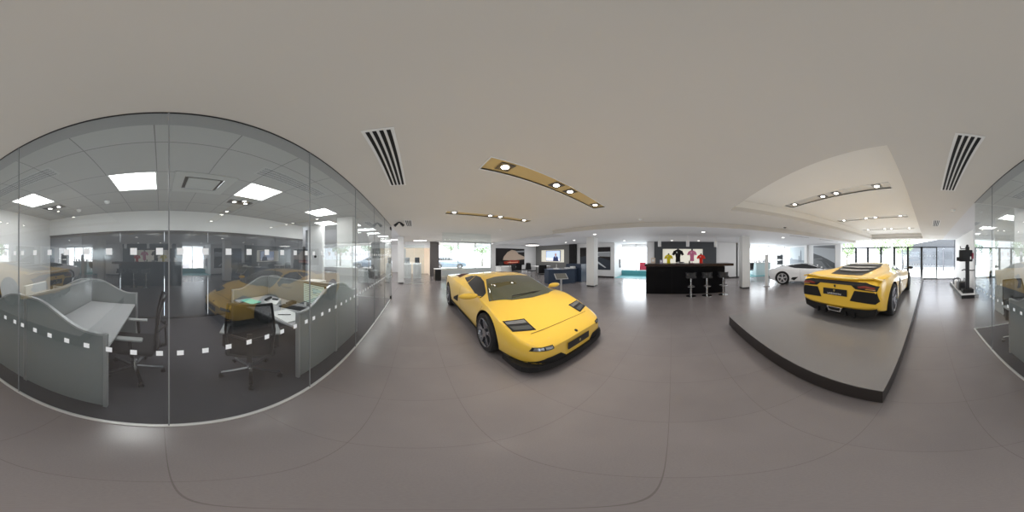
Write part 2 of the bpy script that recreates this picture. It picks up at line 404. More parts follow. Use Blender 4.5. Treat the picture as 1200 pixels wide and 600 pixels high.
def window(name, plane, t0, a, b, z0, z1, n, m=GLF):
    t = bpy.data.objects.new(name, None); C.objects.link(t); t['kind'] = 'structure'
    def B(bm, u0, u1, v0, v1):
        if plane == 'xz': box(bm, u0, u1, t0-.03, t0+.03, v0, v1)
        else: box(bm, t0-.03, t0+.03, u0, u1, v0, v1)
    bm = BM(); B(bm, a, b, z0, z0+.05); B(bm, a, b, z1-.05, z1)
    for i in range(n+1):
        q = a+(b-a)*i/n; B(bm, q-.025, q+.025, z0, z1)
    obj('window_frame', bm, WHITE, t)
    for i in range(n):
        u0, u1 = a+(b-a)*i/n+.025, a+(b-a)*(i+1)/n-.025
        bm = BM(); flat(bm, [(u0, z0+.05), (u1, z0+.05), (u1, z1-.05), (u0, z1-.05)], plane, t0); obj('window_pane', bm, m, t)
window('window_1', 'xz', YF+.05, 1.68, 5.64, .55, 2.5, 3)
window('window_2', 'yz', 12.25, 1.65, 3.87, .38, HL, 2)
bm = BM(); box(bm, 12.0, 12.4, 1.65, 3.87, .012, .38); struct('trim_6', bm, TEAL)
window('window_3', 'yz', 12.45, -10.2, -4.4, .1, HL, 6)
bm = BM(); box(bm, XR, 12.5, -4.4, -4.3, 0, HL); struct('wall_showroom_end', bm, WALLW)

# ------------------------------------------------------------------ platform
t = thing('display_platform', 'low grey display platform with black sides under the rear-facing yellow car', 'platform', (0,0,0))
PZ = .24
bm = BM(); box(bm, .316, 3.085, -9.9, -1.11, PZ-.012, PZ); obj('platform_top', bm, PLATF, t)
bm = BM(); box(bm, .322, 3.079, -9.89, -1.116, .03, PZ-.012); obj('riser', bm, PSIDE, t)
bm = BM(); box(bm, .38, 3.02, -9.8, -1.18, 0, .03); obj('shadow_gap', bm, BLACKM, t)

# ------------------------------------------------------------------ cars
def car_cage(stations, zscale=1.0, xs_=1.0):
    bm = BM(); rings = []
    for (s, w, zb, zm, xs, zs, xg, zg, xr, zr, zt) in stations:
        zs, zg, zr, zt = [v*zscale for v in (zs, zg, zr, zt)]
        w, xs, xg, xr = [v*xs_ for v in (w, xs, xg, xr)]
        half = [(0, zb), (w*.72, zb), (w*.955, zb+.05), (w, zm), ((w+xs)/2+.012, zm+(zs-zm)*.72), (xs, zs), (xg, zg), (xr, zr), (0, zt)]
        ring = [bm.verts.new((x, s, z)) for x, z in half] + [bm.verts.new((-x, s, z)) for x, z in reversed(half[1:-1])]
        rings.append(ring)
    n = 16
    cr = bm.edges.layers.float.new('crease_edge')
    for A, B in zip(rings[:-1], rings[1:]):
        for k in range(n):
            bm.faces.new((A[k], A[(k+1) % n], B[(k+1) % n], B[k]))
    for ring in (rings[0], rings[-1]):
        bm.faces.new((ring[0], ring[1], ring[15]))
        for k in range(1, 7): bm.faces.new((ring[k], ring[k+1], ring[15-k], ring[16-k]))
        bm.faces.new((ring[7], ring[8], ring[9]))
    CRE = {2: .6, 14: .6, 5: .55, 11: .55, 7: .5, 9: .5, 6: .35, 10: .35}
    for A, B in zip(rings[:-1], rings[1:]):
        for k, c in CRE.items():
            e = bm.edges.get((A[k], B[k]))
            if e: e[cr] = c
    for ring, c in ((rings[0], .5), (rings[-1], .75)):
        for k in range(n):
            e = bm.edges.get((ring[k], ring[(k+1) % n])); e[cr] = c
    bmesh.ops.recalc_face_normals(bm, faces=bm.faces)
    return bm
def apply_mods(o):
    bpy.context.view_layer.update()
    dg = bpy.context.evaluated_depsgraph_get()
    me = bpy.data.meshes.new_from_object(o.evaluated_get(dg), depsgraph=dg)
    o.modifiers.clear(); old = o.data; o.data = me
    return o
def make_body(parent, stations, m, arches, zscale=1.0, level=3, xscale=1.0):
    bm = car_cage(stations, zscale, xscale)
    o = obj('body', bm, [m, BLACKM], None)
    sm = o.modifiers.new('s', 'SUBSURF'); sm.levels = level; sm.render_levels = level
    apply_mods(o)
    b2 = BM(); b2.from_mesh(o.data); bvh = BVHTree.FromBMesh(b2); b2.free()
    cb = BM()
    for (s, z, r, xi) in arches:
        for sd in (-1, 1):
            rod(cb, (sd*xi, s, z), (sd*1.4, s, z), r, r, 40, 0)
    co = obj('cut', cb, [BLACKM], None)
    md = o.modifiers.new('b', 'BOOLEAN'); md.operation = 'DIFFERENCE'; md.object = co; md.solver = 'EXACT'
    try: md.material_mode = 'TRANSFER'
    except Exception: pass
    apply_mods(o)
    bpy.data.objects.remove(co)
    for p in o.data.polygons: p.use_smooth = True
    o.data.set_sharp_from_angle(angle=R(38))
    o.parent = parent
    return o, bvh
def decal(name, parent, bvh, poly, axis, m, off=.004, cuts=4, thick=0.0, hb=None):
    bm = BM()
    f = bm.faces.new([bm.verts.new((a, b, 0)) for a, b in poly])
    bmesh.ops.triangulate(bm, faces=[f])
    bmesh.ops.subdivide_edges(bm, edges=bm.edges[:], cuts=cuts, use_grid_fill=True)
    cfg = {'front': (lambda a, b: (a, -2, b), (0, 1, 0)), 'rear': (lambda a, b: (a, 8, b), (0, -1, 0)),
           'top': (lambda a, b: (a, b, 4), (0, 0, -1)), 'right': (lambda a, b: (3, a, b), (-1, 0, 0)), 'left': (lambda a, b: (-3, a, b), (1, 0, 0))}[axis]
    d = Vector(cfg[1]); bad = []
    for v in bm.verts:
        o = Vector(cfg[0](v.co.x, v.co.y))
        hit, nrm, _, _ = bvh.ray_cast(o, d)
        if hit is None: bad.append(v); continue
        if nrm.dot(d) > 0: nrm = -nrm
        v.co = hit + nrm*off*.5 - d*off*.7
    if bad: bmesh.ops.delete(bm, geom=bad, context='VERTS')
    bmesh.ops.recalc_face_normals(bm, faces=bm.faces)
    if bm.faces:
        fs = bm.faces[:]
        if sum((f.normal.dot(d))*f.calc_area() for f in fs) > 0: bmesh.ops.reverse_faces(bm, faces=fs)
    return obj(name, bm, m, parent, smooth=50, recalc=False)
def both(name, parent, bvh, poly, axis, m, **k):
    if axis == 'side':
        decal(name, parent, bvh, poly, 'right', m, **k); decal(name, parent, bvh, poly, 'left', m, **k)
    else:
        decal(name, parent, bvh, poly, axis, m, **k); decal(name, parent, bvh, [(-a, b) for a, b in poly], axis, m, **k)
def line(p, q, w=.006):
    d = Vector((q[0]-p[0], q[1]-p[1])).normalized(); n = Vector((-d.y, d.x))*w/2
    return [(p[0]+n.x, p[1]+n.y), (q[0]+n.x, q[1]+n.y), (q[0]-n.x, q[1]-n.y), (p[0]-n.x, p[1]-n.y)]
def wheel(parent, xo, s, r, w, side, spokes=5, rimm=SILVER, style='double', z0=0.0):
    """xo outer face distance from the centre line; side +1/-1"""
    bm = BM(); rr = r*.74
    prof = [(-w/2, rr), (-w/2, r*.93), (-w/2+.02, r*.985), (-w/2+.05, r), (w/2-.05, r), (w/2-.02, r*.985), (w/2, r*.93), (w/2, rr)]
    lathe(bm, prof, 'x', seg=40, closed=True)
    wt = obj('wheel', bm, RUBBER, parent, smooth=40); wt.location = (side*(xo-w/2), s, r+z0)
    bm = BM()
    lathe(bm, [(-w/2+.01, rr+.002), (w/2-.004, rr+.002), (w/2+.004, rr-.012), (w/2-.03, rr-.03), (-w/2+.01, rr-.03)], 'x', seg=40, closed=True)
    x = w/2-.035
    for k in range(spokes):
        a0 = 2*PI*k/spokes + .3
        for da in ((-.13, .13) if style == 'double' else (0,)):
            wv = .028 if style == 'double' else .05
            beam(bm, (x, .05*math.cos(a0), .05*math.sin(a0)), (x+.012, (rr-.01)*math.cos(a0+da), (rr-.01)*math.sin(a0+da)), .035, wv)
    lathe(bm, [(x-.02, .07), (x+.025, .065), (x+.03, .05)], 'x', seg=20)
    if side < 0: bmesh.ops.scale(bm, vec=(-1, 1, 1), verts=bm.verts)
    obj('rim', bm, rimm, wt, smooth=30)
    bm = BM(); lathe(bm, [(-.05, rr-.035), (-.03, rr-.035)], 'x', seg=32); 
    if side < 0: bmesh.ops.scale(bm, vec=(-1, 1, 1), verts=bm.verts)
    obj('brake_disc', bm, DKMETAL, wt)
    return wt
def mirror(parent, x, s, z, m, sd, sc=(.115, .055, .05)):
    bm = BM(); ball(bm, (0,0,0), 1, (sc[0], sc[1], sc[2]), 16)
    beam(bm, (-sd*sc[0]*.5, 0, -.01), (-sd*(sc[0]+.10), .0, -.04), .03, .02)
    o = obj('wing_mirror', bm, m, parent); o.location = (sd*x, s, z)
def emblem(bm, cx, cz, y, s, mi_b, mi_g):
    pts = [(-1,1),(0,1.15),(1,1),(.9,-.2),(0,-1.15),(-.9,-.2)]
    flat(bm, [(cx+a*s, cz+b*s) for a, b in pts], 'xz', y, mi_b)

RIMD = mat('dark_silver_rim', (.33,.33,.36), .2, .9)
# --- low yellow coupe seen from the front (left-hand car)
ST = [
(0.10,.60,.13,.30,.55,.385,.44,.395,.25,.40,.405),
(.15,.74,.13,.31,.69,.425,.58,.435,.3,.44,.445),
(.30,.85,.13,.33,.80,.475,.68,.49,.38,.495,.50),
(.59,.92,.14,.38,.87,.59,.72,.585,.42,.585,.595),
(.90,.96,.14,.42,.90,.70,.76,.69,.46,.695,.70),
(1.1,.965,.14,.43,.90,.75,.78,.765,.56,.79,.79),
(1.5,.95,.14,.45,.88,.76,.78,.80,.62,.92,.96),
(1.85,.95,.14,.46,.87,.77,.80,.82,.58,1.04,1.075),
(2.25,.96,.14,.48,.88,.79,.80,.85,.56,1.07,1.105),
(2.65,.98,.14,.48,.91,.82,.82,.88,.55,1.05,1.085),
(3.0,1.0,.14,.48,.94,.85,.86,.89,.58,1.0,1.04),
(3.5,1.02,.14,.48,.96,.87,.87,.89,.60,.95,.975),
(4.0,1.01,.14,.48,.95,.87,.86,.875,.6,.90,.92),
(4.35,.97,.2,.48,.91,.85,.82,.855,.55,.87,.87),
(4.46,.90,.3,.5,.85,.80,.78,.8,.5,.82,.82)]
D = thing('sports_car', 'low yellow wedge coupe standing on the floor tiles, facing the camera', 'car', (1.785, 1.06, 0), R(-1.3))
body, bv = make_body(D, ST, YEL, [(1.04,.32,.365,.58),(3.69,.34,.385,.58)], zscale=1.03, xscale=.92)
decal('windscreen', D, bv, [(-.74,1.17),(-.40,1.06),(0,1.03),(.40,1.06),(.74,1.17),(.52,1.80),(.3,1.86),(0,1.88),(-.3,1.86),(-.52,1.80)], 'top', CARGLASS, cuts=6)
both('side_window', D, bv, [(1.40,.79),(1.46,.86),(1.78,1.01),(2.02,1.06),(2.28,1.065),(2.34,.90),(1.95,.84),(1.6,.79)], 'side', CARGLASS2, cuts=6)
both('quarter_window', D, bv, [(2.31,1.06),(2.38,.91),(2.74,.965),(2.52,1.04)], 'side', CARGLASS2, cuts=4)
both('headlight', D, bv, [(.47,.39),(.76,.47),(.78,.68),(.47,.64)], 'top', mat('lamp_housing', (.02,.02,.022), .2), cuts=4)
both('headlight_lens', D, bv, [(.49,.55),(.76,.60),(.76,.655),(.49,.62)], 'top', LAMP, cuts=3, off=.008)
both('headlight_bulb_cover', D, bv, [(.50,.42),(.73,.49),(.75,.56),(.50,.50)], 'top', mat('lamp_grey', (.12,.125,.13), .15, .5), cuts=3, off=.008)
both('indicator', D, bv, [(.47,.375),(.47,.425),(.69,.435),(.72,.385)], 'front', mat('lamp_housing', (.02,.02,.022), .2), cuts=4)
both('indicator_lens', D, bv, [(.485,.383),(.485,.417),(.575,.422),(.575,.387)], 'front', LAMP, cuts=2, off=.008)
both('indicator_lens', D, bv, [(.59,.388),(.59,.423),(.675,.427),(.695,.392)], 'front', LAMP, cuts=2, off=.008)
decal('number_plate', D, bv, [(-.24,.25),(.24,.25),(.24,.36),(-.24,.36)], 'front', BLACK, cuts=4, off=.012)
both('front_intake', D, bv, [(.27,.19),(.36,.265),(.56,.275),(.74,.20),(.74,.15),(.30,.15)], 'front', BLACKM, cuts=4, off=.006)
bm = BM(); vs = []
for k in range(17):
    a = -1+2*k/16; x = .82*math.sin(a*PI/2); y = .10+.26*(abs(a)**3)
    vs.append((x, y))
for (x0,y0),(x1,y1) in zip(vs[:-1], vs[1:]):
    prism(bm, [(x0,y0-.04),(x1,y1-.04),(x1,y1+.25),(x0,y0+.25)], 'xy', .085, .175)
obj('front_splitter', bm, BLACKM, D)
both('side_sill', D, bv, [(1.40,.13),(3.32,.13),(3.32,.30),(1.40,.255)], 'side', BLACKM, cuts=6, off=.008)
both('side_intake', D, bv, [(2.55,.60),(2.60,.42),(3.02,.38),(2.98,.44)], 'side', BLACKM, cuts=4)
both('deck_intake', D, bv, [(.46,2.95),(.74,3.0),(.72,3.55),(.50,3.52)], 'top', mat('intake_brown', (.05,.012,.008), .6), cuts=4)
decal('engine_cover', D, bv, [(-.42,2.95),(.42,2.95),(.42,3.9),(-.42,3.9)], 'top', BLACK, cuts=6)
decal('bonnet_seam', D, bv, line((-.58,.36),(.58,.36),.007), 'top', BLACKM, cuts=10, off=.003)
both('door_seam', D, bv, line((1.50,.22),(1.18,.72)), 'side', BLACKM, cuts=8, off=.003)
both('door_seam', D, bv, line((2.42,.24),(2.50,.82)), 'side', BLACKM, cuts=8, off=.003)
bm = BM(); hit = bv.ray_cast(Vector((0,.14,3)), Vector((0,0,-1)))[0]
lathe(bm, [(-.004,.028),(.004,.026)], 'z', seg=6); e = obj('bonnet_badge', bm, BLACK, D); e.location = hit; e.rotation_euler = (.5,0,0)
bm = BM(); emblem(bm, 0, .31, .075, .02, 0, 0); obj('plate_badge', bm, mat('badge_gold', (.5,.4,.15), .3, .6), D)
rod_w = BM(); beam(rod_w, (.1,1.14,.845), (.62,1.22,.82), .012, .012); beam(rod_w, (-.35,1.12,.845), (.15,1.15,.85), .012, .012); obj('wiper', rod_w, BLACK, D)
for sd in (-1, 1):
    wheel(D, .885, 1.04, .32, .22, sd, rimm=RIMD); wheel(D, .93, 3.69, .34, .29, sd, rimm=RIMD)
    mirror(D, .985, 1.45, .83, YEL, sd, (.17,.075,.055))
decal('rear_grille', D, bv, [(-.6,.45),(.6,.45),(.62,.72),(-.62,.72)], 'rear', BLACKM, cuts=4)
both('tail_light', D, bv, [(.62,.50),(.80,.50),(.80,.66),(.62,.66)], 'rear', REDLAMP, cuts=3)

# --- yellow car on the platform seen from behind
SA = [
(0,.55,.18,.3,.5,.36,.4,.38,.2,.40,.40),
(.08,.78,.13,.32,.74,.43,.6,.45,.3,.46,.47),
(.35,.93,.11,.36,.88,.54,.70,.53,.38,.54,.55),
(.95,.98,.11,.4,.93,.70,.76,.66,.42,.66,.67),
(1.4,.97,.11,.42,.92,.73,.80,.74,.5,.76,.77),
(1.9,.95,.11,.45,.89,.75,.80,.79,.62,.93,.95),
(2.35,.94,.11,.48,.88,.77,.80,.82,.56,1.04,1.07),
(2.75,.95,.11,.48,.89,.80,.81,.86,.53,1.07,1.10),
(3.15,.99,.11,.5,.93,.85,.84,.90,.58,1.02,1.05),
(3.6,1.00,.11,.5,.96,.88,.86,.92,.62,.95,.95),
(4.05,.98,.13,.5,.94,.87,.84,.91,.62,.89,.87),
(4.35,.93,.20,.5,.89,.84,.80,.885,.6,.87,.84),
(4.48,.89,.27,.48,.85,.78,.76,.83,.58,.84,.82),
(4.55,.83,.33,.46,.79,.70,.72,.73,.55,.74,.74)]
A = thing('sports_car', 'angular yellow supercar on the grey platform seen from behind', 'car', (1.635, -7.08, PZ))
body, bv = make_body(A, SA, YEL2, [(1.10,.335,.375,.60),(3.80,.345,.385,.60)], xscale=.955)
decal('windscreen', A, bv, [(-.74,1.45),(0,1.32),(.74,1.45),(.52,2.28),(0,2.34),(-.52,2.28)], 'top', CARGLASS2, cuts=6)
both('side_window', A, bv, [(1.62,.82),(2.2,1.0),(2.55,1.04),(2.85,1.02),(3.05,.92),(2.5,.86),(2.0,.82)], 'side', CARGLASS2, cuts=6)
decal('engine_cover', A, bv, [(-.46,2.98),(.46,2.98),(.50,3.35),(.43,3.75),(.36,4.15),(-.36,4.15),(-.43,3.75),(-.50,3.35)], 'top', BLACK, cuts=6)
for (a, b, w) in ((3.12,3.22,.44),(3.42,3.52,.44),(3.72,3.82,.37)):
    decal('engine_cover_slat', A, bv, [(-w,a),(w,a),(w-.04,b),(0,b+.06),(-w+.04,b)], 'top', mat('slat_silver', (.50,.50,.50), .3, .6), cuts=6, off=.02)
decal('rear_light_band', A, bv, [(-.80,.655),(-.83,.74),(-.60,.80),(-.2,.80),(.2,.80),(.60,.80),(.83,.74),(.80,.655),(.42,.68),(.34,.74),(-.34,.74),(-.42,.68)], 'rear', BLACK, cuts=7, off=.006)
both('tail_light', A, bv, [(.48,.70),(.46,.735),(.60,.75),(.77,.725),(.77,.70),(.64,.715)], 'rear', REDLAMP, cuts=3, off=.014)
both('tail_light_lens', A, bv, [(.60,.685),(.78,.675),(.78,.692),(.62,.705)], 'rear', AMBER, cuts=3, off=.014)
both('rear_vent', A, bv, [(.31,.455),(.40,.65),(.80,.64),(.84,.48),(.78,.435)], 'rear', BLACKM, cuts=5, off=.006)
decal('number_plate', A, bv, [(-.26,.525),(.26,.525),(.26,.65),(-.26,.65)], 'rear', BLACK, cuts=4, off=.012)
h = bv.ray_cast(Vector((0,8,.59)), Vector((0,-1,0)))[0]
bm = BM(); text_bm(bm, 'LAMBORGHINI', .045, (0, h.y+.03, .558), (-1,0,0), (0,0,1)); obj('plate_lettering', bm, PAPER, A)
bm = BM(); flat(bm, [(x*.02, .617+z*.02) for x, z in ((-1,1),(0,1.2),(1,1),(.9,-.2),(0,-1.2),(-.9,-.2))], 'xz', h.y+.03); obj('plate_badge', bm, mat('badge_gold',(.5,.4,.15)), A)
h2 = bv.ray_cast(Vector((0,8,.70)), Vector((0,-1,0)))[0]
bm = BM(); flat(bm, [(x*.022, .70+z*.024) for x, z in ((-1,1),(0,1.2),(1,1),(.9,-.2),(0,-1.2),(-.9,-.2))], 'xz', h2.y+.008); obj('tail_badge', bm, BLACK, A)
# spoiler lip (yellow) with raised corners
bm = BM(); pts = [(-.87,.84),(-.72,.875),(-.45,.86),(0,.85),(.45,.86),(.72,.875),(.87,.84)]
for (x0,z0),(x1,z1) in zip(pts[:-1], pts[1:]):
    prism(bm, [(x0,z0),(x1,z1),(x1,z1-.022),(x0,z0-.022)], 'xz', 4.26 - .0, 4.54 - .10*max(abs(x0),abs(x1))**2)
obj('spoiler', bm, YEL2, A)
bm = BM(); prism(bm, [(-.80,.36),(-.60,.32),(-.50,.36),(.50,.36),(.60,.32),(.80,.36),(.76,.20),(.55,.14),(-.55,.14),(-.76,.20)], 'xz', 4.0, 4.50); obj('diffuser', bm, BLACKM, A)
for q in (-.4,-.22,.22,.4): obj('diffuser_fin', box(BM(), q-.008, q+.008, 4.2, 4.56, .13, .22), BLACK, A)
bm = BM(); prism(bm, [(-.17,.30),(.17,.30),(.13,.215),(-.13,.215)], 'xz', 4.3, 4.58); prism(bm, [(-.14,.287),(.14,.287),(.105,.23),(-.105,.23)], 'xz', 4.3, 4.582, 1); obj('exhaust', bm, [CHROME, BLACKM], A)
both('side_sill', A, bv, [(1.50,.12),(3.38,.12),(3.38,.22),(1.50,.18)], 'side', BLACK, cuts=5)
both('side_intake', A, bv, [(2.85,.66),(3.10,.74),(3.30,.56),(3.22,.36),(2.98,.30),(3.10,.50)], 'side', BLACKM, cuts=5)
both('door_seam', A, bv, line((2.80,.24),(2.86,.80)), 'side', BLACKM, cuts=8, off=.003)
both('headlight', A, bv, [(.55,.30),(.80,.52),(.76,.66),(.60,.45)], 'top', LAMP, cuts=3)
both('front_intake', A, bv, [(.25,.2),(.7,.2),(.72,.3),(.3,.32)], 'front', BLACKM, cuts=3)
for sd in (-1, 1):
    wheel(A, .94, 1.10, .335, .25, sd, rimm=DKMETAL); wheel(A, .95, 3.80, .345, .33, sd, rimm=SILVER)
    mirror(A, 1.03, 1.72, .88, BLACK, sd, (.10,.05,.045))

RIMW = mat('bright_rim', (.70,.70,.72), .35, .3)
# --- white coupe side-on
SH = [
(0,.5,.18,.3,.45,.4,.38,.42,.2,.44,.44),
(.1,.75,.13,.34,.7,.5,.58,.51,.3,.53,.53),
(.4,.9,.12,.38,.86,.6,.70,.60,.38,.62,.62),
(.95,.95,.12,.42,.9,.74,.74,.71,.42,.73,.74),
(1.35,.94,.12,.44,.89,.78,.76,.79,.5,.82,.83),
(1.8,.92,.12,.46,.86,.8,.76,.84,.6,1.0,1.02),
(2.2,.91,.12,.48,.85,.81,.76,.88,.54,1.12,1.14),
(2.55,.92,.12,.48,.86,.82,.77,.90,.52,1.14,1.165),
(3.0,.95,.12,.5,.89,.86,.80,.92,.54,1.08,1.11),
(3.5,.96,.12,.5,.91,.89,.80,.92,.56,1.0,1.02),
(3.9,.95,.14,.5,.90,.88,.78,.90,.56,.93,.94),
(4.2,.91,.2,.5,.85,.85,.74,.86,.54,.87,.87),
(4.31,.84,.3,.5,.78,.78,.7,.8,.5,.8,.8)]
W = thing('sports_car', 'white supercar parked side-on in front of the two grey pictures', 'car', (4.72, -8.44, 0), R(-45))
body, bv = make_body(W, SH, WCAR, [(.95,.335,.37,.6),(3.57,.34,.375,.6)], zscale=.97)
decal('windscreen', W, bv, [(-.70,1.38),(0,1.26),(.70,1.38),(.50,2.12),(0,2.18),(-.50,2.12)], 'top', CARGLASS2, cuts=6)
both('side_window', W, bv, [(1.36,.83),(1.60,.93),(2.05,1.09),(2.45,1.125),(2.9,1.08),(3.35,.96),(2.9,.87),(2.2,.84)], 'side', CARGLASS2, cuts=6)
both('side_intake', W, bv, [(2.75,.42),(3.05,.40),(3.12,.30),(2.95,.24),(2.85,.32)], 'side', BLACKM, cuts=4)
both('side_sill', W, bv, [(1.35,.13),(3.15,.13),(3.15,.19),(1.35,.17)], 'side', BLACK, cuts=5)
both('door_seam', W, bv, line((2.62,.22),(2.66,.84)), 'side', BLACKM, cuts=8, off=.003)
both('tail_light', W, bv, [(.45,.62),(.74,.62),(.76,.70),(.50,.70)], 'rear', BLACK, cuts=3)
decal('rear_grille', W, bv, [(-.6,.32),(.6,.32),(.7,.46),(-.7,.46)], 'rear', BLACKM, cuts=4)
both('rear_vent', W, bv, [(4.22,.30),(4.40,.34),(4.40,.50),(4.25,.42)], 'side', BLACKM, cuts=3)
both('headlight', W, bv, [(.5,.30),(.74,.45),(.72,.62),(.58,.45)], 'top', LAMP, cuts=3)
for sd in (-1, 1):
    wheel(W, .93, .95, .335, .24, sd, rimm=RIMW); wheel(W, .945, 3.57, .345, .30, sd, rimm=RIMW)
    mirror(W, 1.0, 1.55, .92, WCAR, sd, (.09,.05,.045))

# ------------------------------------------------------------------ ceiling fittings
def slot_vent(x0, x1, y0, y1, label):
    t = thing('ceiling_vent', label, 'vent', (x0, y0, H))
    w, l = x1-x0, y1-y0
    bm = BM(); box(bm, -.015, w+.015, -.015, l+.015, -.006, .0); obj('vent_frame', bm, WHITE, t)
    for k in range(4):
        c = w*(k+.5)/4
        bm = BM(); box(bm, c-.014, c+.014, .01, l-.01, -.009, -.0055); obj('slot', bm, BLACKM, t)
slot_vent(-.355, -.16, 1.05, 2.25, 'four-slot linear ceiling vent beside the office glass on the side of the low coupe')
slot_vent(-.39, -.20, -2.45, -1.12, 'four-slot linear ceiling vent beside the office glass on the platform side')
slot_vent(-.34, -.15, 4.75, 5.7, 'small distant slot vent near the far end of the office glass')
slot_vent(-.34, -.15, -5.7, -4.75, 'small distant slot vent in front of the folding doors')

def strip_light(x0, x1, y0, y1, z, spots, label, metal):
    t = thing('recessed_light', label, 'ceiling light', (0, 0, z))
    d = .018
    bm = BM()
    box(bm, x0, x1, y0-.01, y0, 0, d); box(bm, x0, x1, y1, y1+.01, 0, d); box(bm, x0-.01, x0, y0, y1, 0, d); box(bm, x1, x1+.01, y0, y1, 0, d)
    box(bm, x0, x1, y0, y1, d, d+.01)
    obj('trough', bm, metal, t)
    bm = BM()
    e = .014
    box(bm, x0-e, x1+e, y0-e, y0, -.005, 0); box(bm, x0-e, x1+e, y1, y1+e, -.005, 0); box(bm, x0-e, x0, y0, y1, -.005, 0); box(bm, x1, x1+e, y0, y1, -.005, 0)
    obj('trim_ring', bm, WHITE, t)
    yc = (y0+y1)/2
    for sx in spots:
        bm = BM(); box(bm, sx-.085, sx+.085, yc-.085, yc+.085, .008, .017); g = obj('spot_housing', bm, mat('spot_housing', (.16,.15,.14), .3, .6), t)
        bm = BM(); lathe(bm, [(.001,.042),(.0075,.046)], 'z', (sx, yc, 0), 20); obj('spot_lens', bm, SPOT_E, g)
        ld = bpy.data.lights.new('spot_lamp', 'SPOT'); ld.energy = 62; ld.spot_size = R(95); ld.spot_blend = .9; ld.shadow_soft_size = .07; ld.color = (1,.93,.80)
        lo = bpy.data.objects.new('spot_lamp', ld); C.objects.link(lo); lo.location = (sx, yc, z-.004); lo['kind'] = 'light'; lo.visible_glossy = False
STM = mat('trough_metal', (.50,.37,.17), .4, .0)
strip_light(*STRIPS[0], H, [.914, 1.75, 2.08, 2.94], 'recessed strip light with four square spots over the nose of the low coupe', STM)
strip_light(*STRIPS[1], H, [.90, 1.85, 2.15, 2.95], 'recessed strip light farther back over the roof of the low coupe', STM)
strip_light(*CSTR[0], CZ, [.924, 1.79, 2.13, 3.02], 'nearest strip light in the ceiling recess over the platform', mat('trough_silver', (.52,.50,.46), .4, .0))
strip_light(*CSTR[1], CZ, [.924, 1.79, 2.13, 3.02], 'middle strip light in the ceiling recess over the platform', MATS['trough_silver'])
strip_light(*CSTR[2], CZ, [.924, 1.79, 2.13, 3.02], 'farthest strip light in the ceiling recess over the platform', MATS['trough_silver'])

def downlight(x, y, z, label, r=.07):
    t = thing('downlight', label, 'ceiling light', (x, y, z))
    bm = BM(); lathe(bm, [(-.006, r+.02), (0, r+.025)], 'z', seg=20); obj('bezel', bm, WHITE, t)
    bm = BM(); lathe(bm, [(-.012, r*.8), (-.006, r)], 'z', seg=20); obj('lens', bm, DOWN_E, t)
for (x, y, l) in ((6.0,3.1,'round downlight before the pillar with the black plinth left of the bar'),(7.7,5.3,'round downlight above the navy counter'),
                  (9.2,2.8,'round downlight in front of the teal floored lobby'),(9.55,.03,'round downlight over the bar wall, left of the pair'),(9.55,-1.55,'round downlight over the bar wall, right of the pair'),
                  (6.0,-1.15,'round downlight in front of the bar stools'),(6.2,-5.0,'round downlight over the tail of the white car'),(8.6,6.6,'small round downlight near the black column')):
    downlight(x, y, HL, l)
for x, y, l in ((3.2,5.6,'round smoke detector on the ceiling beyond the coupe'),(5.4-.9,.9,'round smoke detector on the ceiling before the bar'),(-.55,-3.6,'smoke detector on the ceiling near the office corner'),(4.6,-3.8,'small dark ceiling sensor beside the recess')):
    bm = BM(); lathe(bm, [(-.035,.03),(-.02,.05),(0,.055)], 'z', seg=20); o = obj('smoke_detector', bm, WHITE if 'dark' not in l else DKMETAL, smooth=40); o.location = (x, y, H); tag(o, l, 'detector')
for y0, y1, l in ((-6.0,-4.7,'thin dark linear diffuser on the lowered ceiling above the white car'),(-8.7,-6.8,'thin dark linear diffuser on the lowered ceiling nearer the folding doors')):
    t = thing('linear_diffuser', l, 'vent', (5.4, y0, HL))
    bm = BM(); box(bm, -.05,.05,0,y1-y0,-.006,-.0005); obj('diffuser_frame', bm, WHITE, t)
    bm = BM(); box(bm, -.03,.03,.02,y1-y0-.02,-.009,-.0055); obj('slot', bm, BLACKM, t)
# track spotlight cluster
t = thing('ceiling_spotlight', 'small black twin spotlight on the ceiling near the end of the office glass', 'spotlight', (-.53, 5.0, H))
bm = BM(); lathe(bm, [(-.03,.05),(0,.05)], 'z', seg=16); obj('mount', bm, BLACK, t)
for sx in (-1, 1):
    bm = BM(); rod(bm, (sx*.05,0,-.04), (sx*.13,-.06,-.12), .035, .045); obj('lamp_head', bm, BLACK, t)
# pendants over the bar
pd = None
for y, l in ((.56,'white cylinder pendant at the left end of the bar'),(-.67,'white cylinder pendant over the middle of the bar'),(-1.93,'white cylinder pendant at the right end of the bar')):
    if pd is None:
        pd = thing('pendant_lamp', l, 'pendant lamp', (7.1, y, HL), 0, 'pendants over the bar')
        bm = BM(); rod(bm, (0,0,-.24), (0,0,0), .006); obj('cord', bm, WHITE, pd)
        bm = BM(); lathe(bm, [(-.50,.075),(-.24,.075),(-.235,.06)], 'z', seg=24); obj('lamp_shade', bm, mat('pendant_white', (.7,.7,.7), .4), pd, smooth=40)
    else: dup(pd, (7.1, y, HL), 0, l, 'pendants over the bar')
t = thing('ceiling_lamp', 'large shallow round ceiling lamp above the waiting desks', 'ceiling light', (8.1, 9.4, HL))
bm = BM(); lathe(bm, [(-.10,.50),(-.09,.56),(-.06,.57),(0,.2)], 'z', seg=40); obj('lamp_rim', bm, WHITE, t, smooth=40)
bm = BM(); lathe(bm, [(-.105,.48),(-.10,.50)], 'z', seg=40); obj('diffuser', bm, DOWN_E, t)

